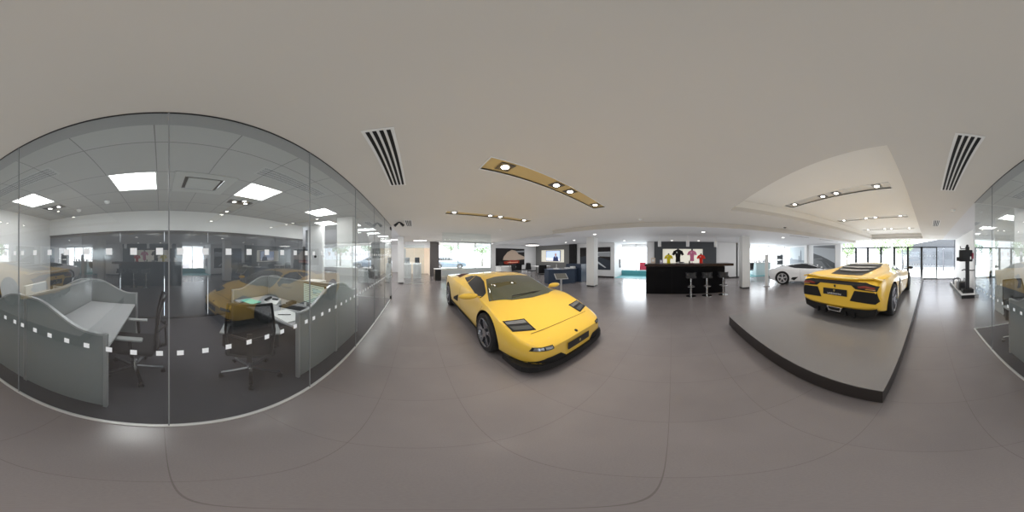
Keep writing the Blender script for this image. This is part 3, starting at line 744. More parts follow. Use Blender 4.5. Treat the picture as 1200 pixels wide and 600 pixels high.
def panel_light(x0, x1, y0, y1, z, label, flush=True):
    t = thing('ceiling_light_panel', label, 'ceiling light', (x0, y0, z))
    w, l = x1-x0, y1-y0
    bm = BM(); plate_with_holes(bm, 0, w, 0, l, 0 if flush else -.02, .03 if flush else 0, [(.02, w-.02, .02, l-.02)]); obj('panel_frame', bm, WHITE, t)
    bm = BM(); box(bm, .02, w-.02, .02, l-.02, .004 if flush else -.018, .02 if flush else -.001); obj('diffuser', bm, PANEL_E, t)
    ld = bpy.data.lights.new('panel_lamp', 'AREA'); ld.energy = 9; ld.size = w*.9; ld.color = (1,.98,.96)
    lo = bpy.data.objects.new('panel_lamp', ld); C.objects.link(lo); lo.location = ((x0+x1)/2, (y0+y1)/2, z-(.006 if flush else .024)); lo['kind'] = 'light'
LB = ['square light panel over the left-hand desk, nearest the middle glass joint','square light panel above the chair at the right-hand desk','square light panel at the left end of the office','square light panel in front of the broad office pillar','square light panel deeper in the office by the white pier','square light panel behind the broad office pillar']
for hx, l in zip(holes[:6], LB): panel_light(*hx, H, l)
for (x, y, l) in ((-1.87,6.1,'first flat light panel beyond the office end wall'),(-1.95,7.2,'second flat light panel beyond the office end wall'),(-1.75,8.4,'third flat light panel beyond the office, by the slim pillars'),(-1.5,10.4,'most distant flat light panel beyond the office'),(.1,11.0,'wide flat light panel before the cream alcove')):
    panel_light(x-.3, x+(.3 if y < 11 else .6), y-.25, y+.25, H, l, False)
# air-conditioning cassette
x0, x1, y0, y1 = holes[6]
t = thing('air_conditioning_cassette', 'square ceiling air-conditioning cassette between two office light panels', 'air vent', (x0, y0, H))
w, l = x1-x0, y1-y0
GC = mat('cassette_grey', (.42,.43,.42), .5)
bm = BM(); plate_with_holes(bm, -.03, w+.03, -.03, l+.03, -.012, .0, [(.09, w-.09, .10, l-.10)]); obj('surround', bm, GC, t)
bm = BM(); box(bm, .09, w-.09, .10, l-.10, .004, .02); obj('air_slot', bm, BLACK, t)
bm = BM(); box(bm, .13, w-.13, .15, l-.15, -.014, .004, bev=.004); obj('intake_grille', bm, GC, t)
for x, y, l in ((-2.75,1.46,'small dark ceiling grille beyond the right office light panel'),(-2.75,-2.1,'small dark ceiling grille beyond the left office light panel')):
    t = thing('ceiling_grille', l, 'vent', (x, y, H)); bm = BM(); box(bm, -.10,.10,-.24,.24,-.006,-.001); obj('grille_plate', bm, DKMETAL, t)
    for q in (-.12, .12): 
        bm = BM(); lathe(bm, [(-.014,.035),(-.006,.04)], 'z', (0,q,0), 16); obj('spot_lens', bm, DOWN_E, t)
for x, y, l in ((-2.88,-.98,'white domed detector on the office ceiling'),(-3.2,-1.75,'small white dome near the office bulkhead on the left')):
    bm = BM(); lathe(bm, [(-.05,.02),(-.035,.045),(0,.055)], 'z', seg=20); o = obj('ceiling_dome', bm, PAPER, smooth=40); o.location = (x, y, H); tag(o, l, 'detector')

# ------------------------------------------------------------------ office benches
ALT = mat('screen_trim', (.50,.51,.52), .35, .5)
def s_curve(a, b, zl, zh, n=14):
    """low at a, high at b"""
    return [(a+(b-a)*k/n, zl+(zh-zl)*(.5-.5*math.cos(PI*min(1, max(0, (k/n-.12)/.75))))) for k in range(n+1)]
def bench(name, x0, x1, ya, ym, yb, label):
    t = thing(name, label, 'desk', (0, 0, 0))
    zl, zh = .90, 1.10
    for xx in (x0, x1):
        for (a, b) in ((ya, ym), (yb, ym)):
            e = .012 if a < b else -.012
            cur = s_curve(a, b-e, zl, zh)
            bm = BM(); prism(bm, [(a, .02)] + cur + [(b-e, .02)], 'yz', xx-.014, xx+.014); p = obj('end_screen', bm, SCREEN, t)
            bm = BM()
            for (p0, p1) in zip(cur[:-1], cur[1:]): beam(bm, (xx, *p0), (xx, *p1), .034, .016)
            box(bm, xx-.02, xx+.02, a-.014, a+.014, 0, zl+.008)
            box(bm, xx-.018, xx+.018, b-e-.008, b-e+.008, 0, zh+.006)
            obj('edge_trim', bm, ALT, p)
    bm = BM(); box(bm, x1+.02, x0-.02, ym-.012, ym+.012, .35, zh-.01); p = obj('centre_screen', bm, SCREEN, t)
    bm = BM(); box(bm, x1+.02, x0-.02, ym-.018, ym+.018, zh-.01, zh+.006); obj('edge_trim', bm, ALT, p)
    for a in (ya, yb):
        s = 1 if a < ym else -1
        bm = BM(); box(bm, x1+.03, x0-.03, *sorted((a+s*.02, ym-s*.03)), .695, .72, bev=.003); obj('desktop', bm, DESKTOP, t)
        bm = BM(); box(bm, x1+.1, x0-.1, *sorted((ym-s*.06, ym-s*.08)), .4, .69); obj('modesty_panel', bm, SCREEN, t)
    return t
bench('office_desk', -1.08, -2.56, -.376, -1.165, -1.955, 'grey back-to-back desk with wave-topped screens at the left side of the office, surface empty')
bench('office_desk', -1.09, -2.57, 1.224, 2.01, 2.80, 'grey back-to-back desk with wave-topped screens carrying a telephone, papers and keyboard')

# ------------------------------------------------------------------ task chair
def make_chair(label, loc, rz, group=None):
    """faces -y locally (sitter looks to -y); backrest at +y"""
    t = thing('office_chair', label, 'chair', loc, rz, group)
    for k in range(5):
        a = 2*PI*k/5 + .35
        ex, ey = .31*math.cos(a), .31*math.sin(a)
        bm = BM(); beam(bm, (.02*math.cos(a), .02*math.sin(a), .10), (ex, ey, .075), .035, .026); l = obj('base_leg', bm, CHROME, t)
        bm = BM(); 
        for s in (-.014, .014): rod(bm, (ex-math.sin(a)*(s-.008), ey+math.cos(a)*(s-.008), .028), (ex-math.sin(a)*(s+.008), ey+math.cos(a)*(s+.008), .028), .028, seg=14)
        rod(bm, (ex, ey, .03), (ex, ey, .075), .008); obj('caster', bm, BLACK, l)
    bm = BM(); rod(bm, (0,0,.07), (0,0,.20), .034); rod(bm, (0,0,.20), (0,0,.38), .018); obj('gas_lift', bm, CHROME, t)
    bm = BM(); box(bm, -.10, .10, -.12, .12, .37, .42, bev=.015); obj('seat_mechanism', bm, CHAIRP, t)
    bm = BM(); box(bm, -.24, .24, -.25, .22, .42, .49, bev=.03); 
    obj('seat', bm, mat('seat_fabric', (.03,.03,.033), .9, noise=.2, scale=150), t, smooth=50)
    # backrest frame, curved
    def bp(u, v):  # u -1..1, v 0..1
        hw = .225*(1-.16*(v**3)) if v > .5 else .225*(.86+.14*v*2)
        return (u*hw, .235 + .07*v + .035*(1-u*u)*1.0 - .03*math.sin(v*PI), .47+.60*v)
    bm = BM(); N = 10; g = [[bm.verts.new(bp(-1+2*i/N, j/N)) for i in range(N+1)] for j in range(N+1)]
    for j in range(N):
        for i in range(N): bm.faces.new((g[j][i], g[j][i+1], g[j+1][i+1], g[j+1][i])).smooth = True
    br = obj('backrest', bm, MESHB, t)
    bm = BM(); loop = [bp(-1+2*i/8, 0) for i in range(9)] + [bp(1, j/8) for j in range(1, 9)] + [bp(1-2*i/8, 1) for i in range(1, 9)] + [bp(-1, 1-j/8) for j in range(1, 9)]
    tube(bm, loop, .013); obj('backrest_frame', bm, CHAIRP, br)
    bm = BM(); beam(bm, (0,.12,.40), (0,.34,.46), .05, .03); beam(bm, (0,.34,.45), (0,.33,.78), .045, .02); tube(bm, [bp(-.95,.42), (0,.345,.72), bp(.95,.42)], .012); obj('back_support', bm, CHAIRP, t)
    for s in (-1, 1):
        bm = BM(); beam(bm, (s*.20,.02,.43), (s*.27,.02,.45), .04, .03); beam(bm, (s*.27,.02,.44), (s*.27,.0,.65), .05, .03); a = obj('armrest', bm, CHAIRP, t)
        bm = BM(); box(bm, s*.27-.04, s*.27+.04, -.14, .12, .65, .675, bev=.012); obj('arm_pad', bm, ARMP, a)
    return t
ch = make_chair('black mesh-back task chair in profile beside the empty left-hand desk', (-1.74, -.28, 0), 0)
dup(ch, (-1.46, .90, 0), R(180-57+60), 'black mesh-back task chair turned with its back to the glass at the desk with papers')
bpy.data.objects['office_chair.001'].rotation_euler = (0, 0, R(180+57+0))
dup(ch, (-1.45, -2.25, 0), R(180), 'black task chair behind the left-hand desk, near the display stand end')

# ------------------------------------------------------------------ things on the desks
DZ = .72
t = thing('desk_telephone', 'white and grey office telephone on the right-hand desk', 'telephone', (-2.02, 1.66, DZ), R(25))
bm = BM(); prism(bm, [(-.10,0),(.10,0),(.10,.07),(-.10,.025)], 'yz', -.11, .11); obj('phone_base', bm, PAPER, t)
bm = BM(); box(bm, -.10, -.05, -.10, .10, .055, .09, bev=.012); obj('handset', bm, CHAIRP, t)
bm = BM(); box(bm, -.02, .08, .02, .07, .05, .075); obj('phone_display', bm, DKMETAL, t)
t = thing('computer_monitor', 'black framed monitor showing rows of a list on the right-hand desk', 'monitor', (-1.32, 1.80, DZ), R(-14))
bm = BM(); box(bm, -.10, .10, -.02, .10, 0, .012); rod(bm, (0,.05,.01), (0,.04,.2), .015); obj('stand', bm, BLACK, t)
bm = BM(); box(bm, -.23, .23, .0, .03, .09, .39, bev=.004); obj('bezel', bm, BLACK, t)
bm = BM(); box(bm, -.215, .215, -.004, 0, .105, .375, 0)
for k in range(9): box(bm, -.20, .20 - (.1*(k % 3)), -.006, -.004, .36-.028*k-.006, .36-.028*k, 1)
obj('screen', bm, [mat('screen_green_grey', (.25,.30,.27), .2, emit=(.55,.66,.58), es=.55), mat('screen_lines', (.05,.06,.06), .3)], t)
o = obj('keyboard', box(BM(), -.21, .21, -.07, .07, 0, .018, bev=.004), CHAIRP); o.location = (-1.62, 1.72, DZ); o.rotation_euler = (0,0,R(12)); tag(o, 'black keyboard in front of the list monitor', 'keyboard')
bm = BM(); ball(bm, (0,0,.012), 1, (.03,.05,.018)); o = obj('computer_mouse', bm, PAPER); o.location = (-1.36, 1.58, DZ+.003); tag(o, 'pale computer mouse right of the black keyboard', 'mouse')
t = thing('open_notebook', 'open white notebook with a pen at the front edge of the right-hand desk', 'notebook', (-1.45, 1.42, DZ), R(-10))
bm = BM(); box(bm, -.21, 0, -.14, .14, 0, .01); obj('left_page', bm, PAPER, t)
bm = BM(); box(bm, 0.001, .21, -.14, .14, 0, .012); obj('right_page', bm, PAPER, t)
bm = BM(); rod(bm, (-.06,-.09,.017), (.03,.04,.019), .005); obj('pen', bm, BLACK, t)
for k, (dx, dy, r, mm, l) in enumerate(((0,0,8,GREENP,'mint green sheet of paper lying on the far end of the right-hand desk'),(.07,-.05,28,CHAIRP,'black folder under the mint green sheet'))):
    o = obj('paper_sheet' if k == 0 else 'paper_folder', box(BM(), -.15, .15, -.105, .105, 0, .006), mm); o.location = (-2.30+dx, 1.42+dy, DZ+.008*(1-k)); o.rotation_euler = (0,0,R(r)); tag(o, l, 'paper' if k == 0 else 'folder')
t = thing('desk_calculator', 'small dark card reader beside the telephone', 'calculator', (-1.80, 1.86, DZ), R(-15))
bm = BM(); prism(bm, [(-.07,0),(.07,0),(.07,.045),(-.07,.02)], 'yz', -.05, .05); obj('reader_body', bm, DKMETAL, t)
bm = BM(); box(bm, -.035, .035, .02, .05, .045, .05); obj('reader_display', bm, CHAIRP, t)
t = thing('computer_mouse_cable_hub', 'white cable hub standing behind the keyboard', 'hub', (-1.55, 1.93, DZ))
bm = BM(); box(bm, -.025, .025, -.02, .02, 0, .06, bev=.006); obj('hub_body', bm, PAPER, t)
bm = BM(); tube(bm, [(0,0,.06),(.03,-.02,.10),(.08,-.03,.06),(.1,0,.02)], .006); obj('cable', bm, PAPER, t)
o = obj('document_tray', box(BM(), -.17, .17, -.13, .13, 0, .05, bev=.004), PAPER); o.location = (-1.42, 2.42, DZ); tag(o, 'white document tray on the far half of the right-hand desk', 'tray')
o = obj('box_file', box(BM(), -.16, .16, -.12, .12, 0, .33, bev=.004), PAPER); o.location = (-1.75, 2.45, DZ); tag(o, 'white box file standing beyond the centre screen of the right-hand desk', 'box')
t = thing('computer_monitor', 'white backed monitor beyond the centre screen of the left-hand desk', 'monitor', (-1.62, -1.55, DZ), R(8))
bm = BM(); box(bm, -.10,.10,-.08,.08,0,.012); rod(bm, (0,0,.01), (0,0,.2), .015); obj('stand', bm, PAPER, t)
bm = BM(); box(bm, -.24,.24,-.015,.015,.10,.40, bev=.004); obj('bezel', bm, PAPER, t)
bm = BM(); box(bm, -.22,.22,-.02,-.015,.12,.38); obj('screen', bm, BLACK, t)
t = thing('door_stop_knob', 'black round knob on the white pier behind the office desks', 'knob', (-3.28, 4.6, 1.48)); bm = BM(); lathe(bm, [(-.03,.04),(0,.045)], 'y', seg=20); obj('knob_disc', bm, BLACK, t)

# ------------------------------------------------------------------ bar
t = thing('bar_counter', 'long black bar counter with a dark brown top and a lit wall behind', 'bar', (0,0,0))
bm = BM(); box(bm, 6.30, 7.0, -2.10, 1.03, .0, 1.08); obj('bar_front', bm, BARBLK, t)
bm = BM(); box(bm, 6.20, 7.05, -2.45, 1.07, 1.10, 1.20, bev=.004); obj('countertop', bm, BARTOP, t)
bm = BM(); box(bm, 6.31, 6.9, -2.08, 1.02, 1.08, 1.10); obj('shadow_gap', bm, BLACKM, t)
bm = BM(); box(bm, 6.294, 6.3, .02, .028, .02, 1.10); obj('panel_joint', bm, BLACK, t)
bm = BM(); box(bm, XR-.12, XR-.001, -2.84, 1.15, 0, .95); box(bm, XR-.12, XR-.001, -2.84, 1.15, 1.95, HL); box(bm, XR-.12, XR-.001, .62, 1.15, .95, 1.95); box(bm, XR-.12, XR-.001, -2.84, -1.95, .95, 1.95)
struct('wall_bar_feature', bm, DARKWALL)
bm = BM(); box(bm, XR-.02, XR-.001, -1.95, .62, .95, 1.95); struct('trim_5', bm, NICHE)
st = None
for k, (y, l) in enumerate(((-.68,'black bucket bar stool, leftmost of the three at the bar'),(-1.27,'black bucket bar stool, middle of the three at the bar'),(-1.90,'black bucket bar stool, rightmost of the three at the bar'))):
    if st is None:
        st = thing('bar_stool', l, 'stool', (5.90, y, 0), 0, 'stools at the bar')
        bm = BM(); lathe(bm, [(0,.19),(.012,.19),(.03,.04)], 'z', seg=28); obj('base', bm, CHROME, st, smooth=40)
        bm = BM(); rod(bm, (0,0,.02), (0,0,.70), .032); obj('pole', bm, CHROME, st)
        bm = BM(); 
        pts = [(.15*math.cos(a), .15*math.sin(a), .38) for a in [2*PI*i/16 for i in range(17)]]
        tube(bm, pts, .011); rod(bm, (-.15,0,.38), (.15,0,.38), .01); obj('footrest', bm, CHROME, st)
        bm = BM(); box(bm, -.17,.17,-.18,.18,.69,.76, bev=.02); q = obj('seat', bm, mat('stool_leather', (.035,.035,.037), .3), st, smooth=50)
        bm = BM(); N = 12; prev = None
        for i in range(N):
            a0, a1 = PI*(i/N)*1.0 + PI, PI*((i+1)/N) + PI
            def P(a, r, z): return (-r*math.cos(a-PI/2)*.0 + r*math.sin(a)*1.0*0 + (-r*math.sin(a+PI)*1.0), r*math.cos(a), z)
            v = [bm.verts.new(P(a0,.185,.74)), bm.verts.new(P(a1,.185,.74)), bm.verts.new(P(a1,.20,.90)), bm.verts.new(P(a0,.20,.90)), 
                 bm.verts.new(P(a0,.165,.74)), bm.verts.new(P(a1,.165,.74)), bm.verts.new(P(a1,.18,.90)), bm.verts.new(P(a0,.18,.90))]
            for f in ((0,1,2,3),(4,5,6,7),(3,2,6,7),(0,1,5,4),(0,3,7,4),(1,2,6,5)): bm.faces.new([v[j] for j in f])
        obj('low_back', bm, MATS['stool_leather'], st, smooth=50)
    else: dup(st, (5.90, y, 0), 0, l, 'stools at the bar')
# mannequin torsos in shirts on the bar back
def torso(y, z, h, col, label, stand=0.0, sleeves=True, x=7.6):
    t = thing('mannequin_torso', label, 'mannequin', (x, y, z), 0)
    m = mat('shirt_'+label.split()[0], col, .8, noise=.08, scale=60)
    w = h*.36
    prof = [(0,.50),(.15,.50),(.35,.46),(.55,.55),(.75,.72),(.86,.78),(.93,.55),(.97,.24)]
    bm = BM(); rings = []
    for (q, r) in prof:
        rings.append([bm.verts.new((.5*w*r*math.cos(a), w*r*math.sin(a), q*h)) for a in [2*PI*k/24 for k in range(24)]])
    for A_, B_ in zip(rings[:-1], rings[1:]):
        for k in range(24): bm.faces.new((A_[k], A_[(k+1)%24], B_[(k+1)%24], B_[k])).smooth = True
    bm.faces.new(rings[0]); bm.faces.new(rings[-1])
    if sleeves:
        for s in (-1, 1): rod(bm, (0, s*w*.66, h*.86), (0, s*w*1.02, h*.55), h*.085, h*.10, 12)
    obj('shirt', bm, m, t, smooth=60)
    bm = BM(); lathe(bm, [(h*.96, w*.22),(h*1.05, w*.20),(h*1.08, w*.23),(h*1.10,w*.15)], 'z', seg=20); obj('neck', bm, DKMETAL, t, smooth=50)
    bm = BM(); box(bm, -w*.5-.004, -w*.42, w*.15, w*.35, h*.70, h*.80); obj('chest_badge', bm, PAPER, t)
    if stand: 
        bm = BM(); rod(bm, (0,0,-stand), (0,0,0), .015); rod(bm, (0,0,-stand), (0,0,-stand+.01), .1); obj('stand', bm, CHROME, t)
bm = BM(); box(bm, 7.45, 7.8, -2.1, 1.03, 0, 1.10); box(bm, 7.45, 7.8, -2.1, 1.03, 1.10, 1.12); o = obj('back_counter', bm, BARBLK); tag(o, 'black back counter behind the bar carrying the shirted mannequins', 'counter')
YC = lambda px, x: x/math.tan(R((px-488)*.3))
torso(YC(783.5,7.6), 1.12, .46, (.80,.66,.02), 'yellow shirted mannequin torso at the left of the row on the bar')
torso(YC(794.5,7.6), 1.20, .62, (.01,.01,.012), 'black shirted mannequin torso, tallest on the bar', .08)
torso(YC(811,7.6), 1.26, .52, (.72,.22,.38), 'pink shirted mannequin torso on a stand on the bar', .14)
torso(YC(821.5,7.6), 1.12, .46, (.75,.035,.02), 'red shirted mannequin torso at the right of the row on the bar')
for px, w, h, col, l in ((765.5,.17,.22,(.62,.50,.40),'beige boxed product at the left end of the bar'),(775,.13,.14,(.35,.30,.45),'mauve product box next to the yellow mannequin'),(798,.28,.06,(.55,.55,.55),'flat grey case on the bar in front of the black mannequin'),(808,.05,.1,(.01,.01,.01),'small black bottle beside the pink mannequin')):
    y = YC(px, 6.75)
    if 'bottle' in l:
        bm = BM(); lathe(bm, [(0,.03),(.07,.03),(.09,.012),(.12,.012)], 'z', seg=16); o = obj('bottle', bm, BLACK, smooth=40); c = 'bottle'
    else:
        bm = BM(); box(bm, -.06, .06, -w/2, w/2, 0, h, bev=.006); box(bm, -.062, -.058, -w*.3, w*.3, h*.3, h*.8, 1); o = obj('product_box' if h > .1 else 'flat_case', bm, [mat('box_'+l.split()[0], col, .6), PAPER if h > .1 else BLACK]); c = 'box'
    o.location = (6.75, y, 1.20); tag(o, l, c)

# ------------------------------------------------------------------ info stand beside the coupe
t = thing('information_stand', 'slim steel stand with a tilted specification board beside the low yellow coupe', 'stand', (3.42, 2.78, 0), R(-35))
bm = BM(); box(bm, -.15,.15,-.12,.12,0,.012); obj('base_plate', bm, ALU, t)
bm = BM(); box(bm, -.022,.022,-.012,.012,.01,.92); obj('post', bm, ALU, t)
bm = BM(); prism(bm, [(-.11,.88),(.13,1.0),(.13,1.012),(-.11,.892)], 'yz', -.17, .17); q = obj('board', bm, ALU, t)
bm = BM(); prism(bm, [(-.10,.899),(.12,1.009),(.12,1.011),(-.10,.901)], 'yz', -.15, .15); obj('board_sheet', bm, mat('sheet_dark', (.12,.12,.11), .3), q)

# ------------------------------------------------------------------ reception desk area
t = thing('reception_counter', 'navy blue L-shaped reception counter beside the white pillar', 'counter', (0,0,0))
bm = BM(); prism(bm, [(6.25,5.95),(6.55,5.35),(7.5,5.15),(7.9,5.2),(7.9,6.0),(6.4,6.4)], 'xy', .0, .76); obj('low_counter', bm, NAVY, t)
bm = BM(); prism(bm, [(6.22,5.95),(6.53,5.30),(7.5,5.10),(7.9,5.15),(7.9,6.05),(6.4,6.45)], 'xy', .76, .79); obj('low_countertop', bm, NAVY, t)
bm = BM(); box(bm, 7.9, 8.8, 4.95, 6.05, 0, 1.02); obj('high_counter', bm, NAVY, t)
t = thing('computer_monitor', 'small white monitor standing on the navy reception counter', 'monitor', (6.9, 5.95, .79), R(40)); bm = BM(); box(bm, -.2,.2,-.01,.01,.06,.24); obj('bezel', bm, PAPER, t); bm = BM(); rod(bm,(0,0,0),(0,0,.08),.02); obj('stand', bm, ALU, t)
for k, (x, y, l) in enumerate(((7.3,5.5,'stack of white leaflets at the middle of the navy counter'),(7.7,5.4,'white leaflet box next to the raised end of the navy counter'),(6.65,5.75,'pale papers at the near corner of the navy counter'))):
    bm = BM(); box(bm, -.14,.14,-.1,.1,0,.06+.05*(k==1)); o = obj('leaflet_stack', bm, PAPER); o.location = (x, y, .79); tag(o, l, 'papers')
def side_chair(label, loc, rz, group=None, seatm=BLACK):
    t = thing('visitor_chair', label, 'chair', loc, rz, group)
    bm = BM(); box(bm, -.23,.23,-.23,.23,.42,.48,bev=.015); obj('seat', bm, seatm, t)
    bm = BM(); prism(bm, [(.20,.50),(.23,.50),(.30,.98),(.27,.98)], 'yz', -.23, .23); obj('backrest', bm, seatm, t)
    for sx in (-1,1):
        for sy in (-1,1):
            bm = BM(); rod(bm, (sx*.21, sy*.20, 0), (sx*.19, sy*.18, .42), .012); obj('leg', bm, CHROME, t)
    return t
c0 = side_chair('black chair at the left of the navy reception counter', (6.66, 6.9, 0), R(150))
for (x, y, r, l) in ((6.95,9.7,160,'black visitor chair in front of the red and beige picture, nearer the white desk'),(7.75,9.9,200,'black visitor chair to the right, by the pale wall under the round lamp'),(6.15,8.7,20,'black visitor chair turned sideways at the white meeting desk'),(7.5,8.8,10,'black visitor chair with its back to the showroom')):
    dup(c0, (x, y, 0), R(r), l)
t = thing('meeting_desk', 'white meeting desk below the red and beige picture', 'desk', (5.85, 9.6, 0))
bm = BM(); box(bm, -.6,.6,-.4,.4,.72,.78); obj('desktop', bm, PAPER, t)
bm = BM(); box(bm, -.58,.58,-.38,-.36,.05,.72); obj('front_panel', bm, PAPER, t)
for sx in (-1,1): 
    bm = BM(); box(bm, sx*.55-.02, sx*.55+.02, -.36,.38,0,.72); obj('side_panel', bm, PAPER, t)
t = thing('low_table', 'pale low table in front of the pale wall beyond the chairs', 'table', (8.9, 9.3, 0))
bm = BM(); box(bm, -.7,.7,-.4,.4,.68,.72); obj('tabletop', bm, PAPER, t)
for sx in (-1,1):
    for sy in (-1,1):
        bm = BM(); box(bm, sx*.65-.02, sx*.65+.02, sy*.35-.02, sy*.35+.02, 0, .68); obj('leg', bm, ALU, t)
t = thing('computer_monitor', 'dark monitor on the left end of the white meeting desk', 'monitor', (5.5, 9.65, .78), R(20)); bm = BM(); box(bm, -.2,.2,-.015,.015,.08,.32); obj('bezel', bm, CHAIRP, t); bm = BM(); rod(bm,(0,0,0),(0,0,.1),.02); obj('stand', bm, CHAIRP, t)
t = thing('desk_lamp', 'small dark desk lamp near the coupe roof line', 'lamp', (6.1, 9.45, .78)); bm = BM(); rod(bm,(0,0,0),(0,0,.02),.06); rod(bm,(0,0,0),(0,.05,.2),.01); obj('stand', bm, CHAIRP, t); bm = BM(); rod(bm,(0,.05,.18),(0,.1,.24),.05,.03); obj('lamp_shade', bm, CHAIRP, t)

# tv
t = thing('television', 'wall television in a lit niche showing a person in a dark blue suit', 'television', (XR-.06, 9.3, 1.06))
bm = BM(); box(bm, -.02,.028,-.82,.82,0,.90); obj('television_frame', bm, BLACK, t)
bm = BM(); flat(bm, [(-.79,.03),(.79,.03),(.79,.87),(-.79,.87)], 'yz', -.022, 0)
flat(bm, [(-.79,.03),(.79,.03),(.79,.30),(-.79,.22)], 'yz', -.023, 3)
flat(bm, [(-.62,.03),(-.02,.03),(-.06,.32),(-.22,.44),(-.42,.44),(-.56,.32)], 'yz', -.024, 1)
flat(bm, [(-.32+.10*math.cos(a), .55+.13*math.sin(a)) for a in [2*PI*k/16 for k in range(16)]], 'yz', -.025, 2)
flat(bm, [(-.36,.42),(-.28,.42),(-.32,.30)], 'yz', -.0255, 3)
obj('screen', bm, [mat('tv_sky', (.3,.4,.6), .3, emit=(.62,.74,1), es=.8), mat('tv_navy', (.02,.03,.08), .4, emit=(.03,.05,.15), es=.5), SKIN, mat('tv_white', (.7,.7,.8), .3, emit=(.8,.85,1), es=.8)], t)

# pictures
def picture(name, label, loc, axis, w, h, shapes, mats):
    """axis: 'x' hangs on an x-facing wall (coords y,z); '-y' wall at high y; '+y' wall at low y"""
    t = thing(name, label, 'picture', loc)
    bm = BM()
    if axis == 'x': box(bm, -.03, 0, -w/2, w/2, -h/2, h/2)
    else: box(bm, -w/2, w/2, -.03 if axis == '-y' else 0, 0 if axis == '-y' else .03, -h/2, h/2)
    obj('canvas', bm, mats[0], t)
    bm = BM()
    for k, (mi, poly) in enumerate(shapes):
        o = .0305+.0006*k
        if axis == 'x': flat(bm, [(-a*w/2, b*h/2) for a, b in poly], 'yz', -o, mi)
        elif axis == '-y': flat(bm, [(a*w/2, b*h/2) for a, b in poly], 'xz', -o, mi)
        else: flat(bm, [(-a*w/2, b*h/2) for a, b in poly], 'xz', o, mi)
    obj('printed_image', bm, mats[1:], t)
PD = mat('print_dark', (.012,.010,.010), .5); PB = mat('print_beige', (.46,.36,.28), .5); PR = mat('print_red', (.30,.03,.015), .5); PO = mat('print_glow', (.85,.45,.30), .5); PG = mat('print_grey', (.28,.29,.30), .5)
picture('wall_picture', 'large dark picture with a beige sweep and red glow on the far wall', (7.45, YF, 1.42), '-y', 2.85, 1.40,
    [(0, [(-.55,-.35),(-.5,0),(-.25,.55),(.05,.85),(.35,.75),(.55,.35),(1,.02),(1,-.30),(.2,-.42)]), (3, [(.35,.72),(1,.80),(1,.6),(.45,.55)]),
     (1, [(-.5,-.55),(.0,-.38),(.6,-.42),(.6,-.75),(-.2,-.85),(-.45,-.8)]), (2, [(-.30,-.68),(-.02,-.55),(.0,-.62),(.5,-.6),(.5,-.68),(.0,-.72)])], [PD, PB, PR, PO, PG])
PS = mat('print_slate', (.035,.042,.055), .4); PL = mat('print_light', (.50,.52,.54), .5)
picture('wall_picture', 'dark grey abstract car detail picture behind the white square pillar', (XR, 5.38, 1.33), 'x', 2.45, 1.58,
    [(0, [(-1,.1),(-.2,.35),(1,-.2),(1,-1),(-1,-1)]), (1, [(-.35,.55),(1,.60),(1,.52),(.1,.05),(-.1,.12)]), (2, [(-.1,.45),(1,.55),(1,.15),(.3,.18)]), (1, [(-.1,-.15),(.1,-.12),(.75,-.8),(.65,-.82)])], [PD, PS, PL, PG])
PC1 = mat('print_sky', (.42,.47,.50), .5); PC2 = mat('print_city', (.20,.23,.26), .5); PC3 = mat('print_tower', (.12,.14,.17), .5)
picture('wall_picture', 'pale blue-grey city picture with a tall tower behind the white car', (10.65, -10.2, 1.42), '+y', 1.9, 1.75,
    [(0, [(-1,-1),(1,-1),(1,-.35),(-1,-.2)]), (1, [(.45,-.5),(.50,.55),(.56,.75),(.62,.55),(.66,-.5)]), (1, [(.25,-.5),(.27,.1),(.38,.1),(.40,-.5)]), (0, [(-.9,-.3),(-.7,-.05),(-.5,-.3)])], [PC1, PC2, PC3])
PM1 = mat('print_mist', (.32,.34,.36), .5); PM2 = mat('print_hill', (.06,.065,.07), .5); PM3 = mat('print_road', (.13,.135,.14), .5)
picture('wall_picture', 'grey mountain road picture between the white car and the folding doors', (7.62, -10.2, 1.38), '+y', 2.1, 1.9,
    [(1, [(-1,.35),(-.3,.15),(.3,-.1),(1,-.45),(1,-1),(-1,-1)]), (0, [(-1,-.1),(-.2,-.05),(.6,-.7),(1,-.9),(1,-1),(-1,-1)]), (1, [(-.9,-.2),(.0,-.15),(.55,-.8),(.3,-.85),(-.2,-.3)]), (0, [(-1,.95),(1,.95),(1,.7),(-1,.9)])], [PM1, PM3, PM2])
picture('wall_picture', 'small grey grid picture on the far white wall beyond the office', (-3.55, 15, 1.75), '-y', 1.2, .95,
    [(0, [(-.9+.47*i, -.9), (-.52+.47*i, -.9), (-.52+.47*i, .9), (-.9+.47*i, .9)]) for i in range(4)], [mat('print_mid', (.16,.18,.18), .5), mat('print_deep', (.06,.08,.08), .5)])

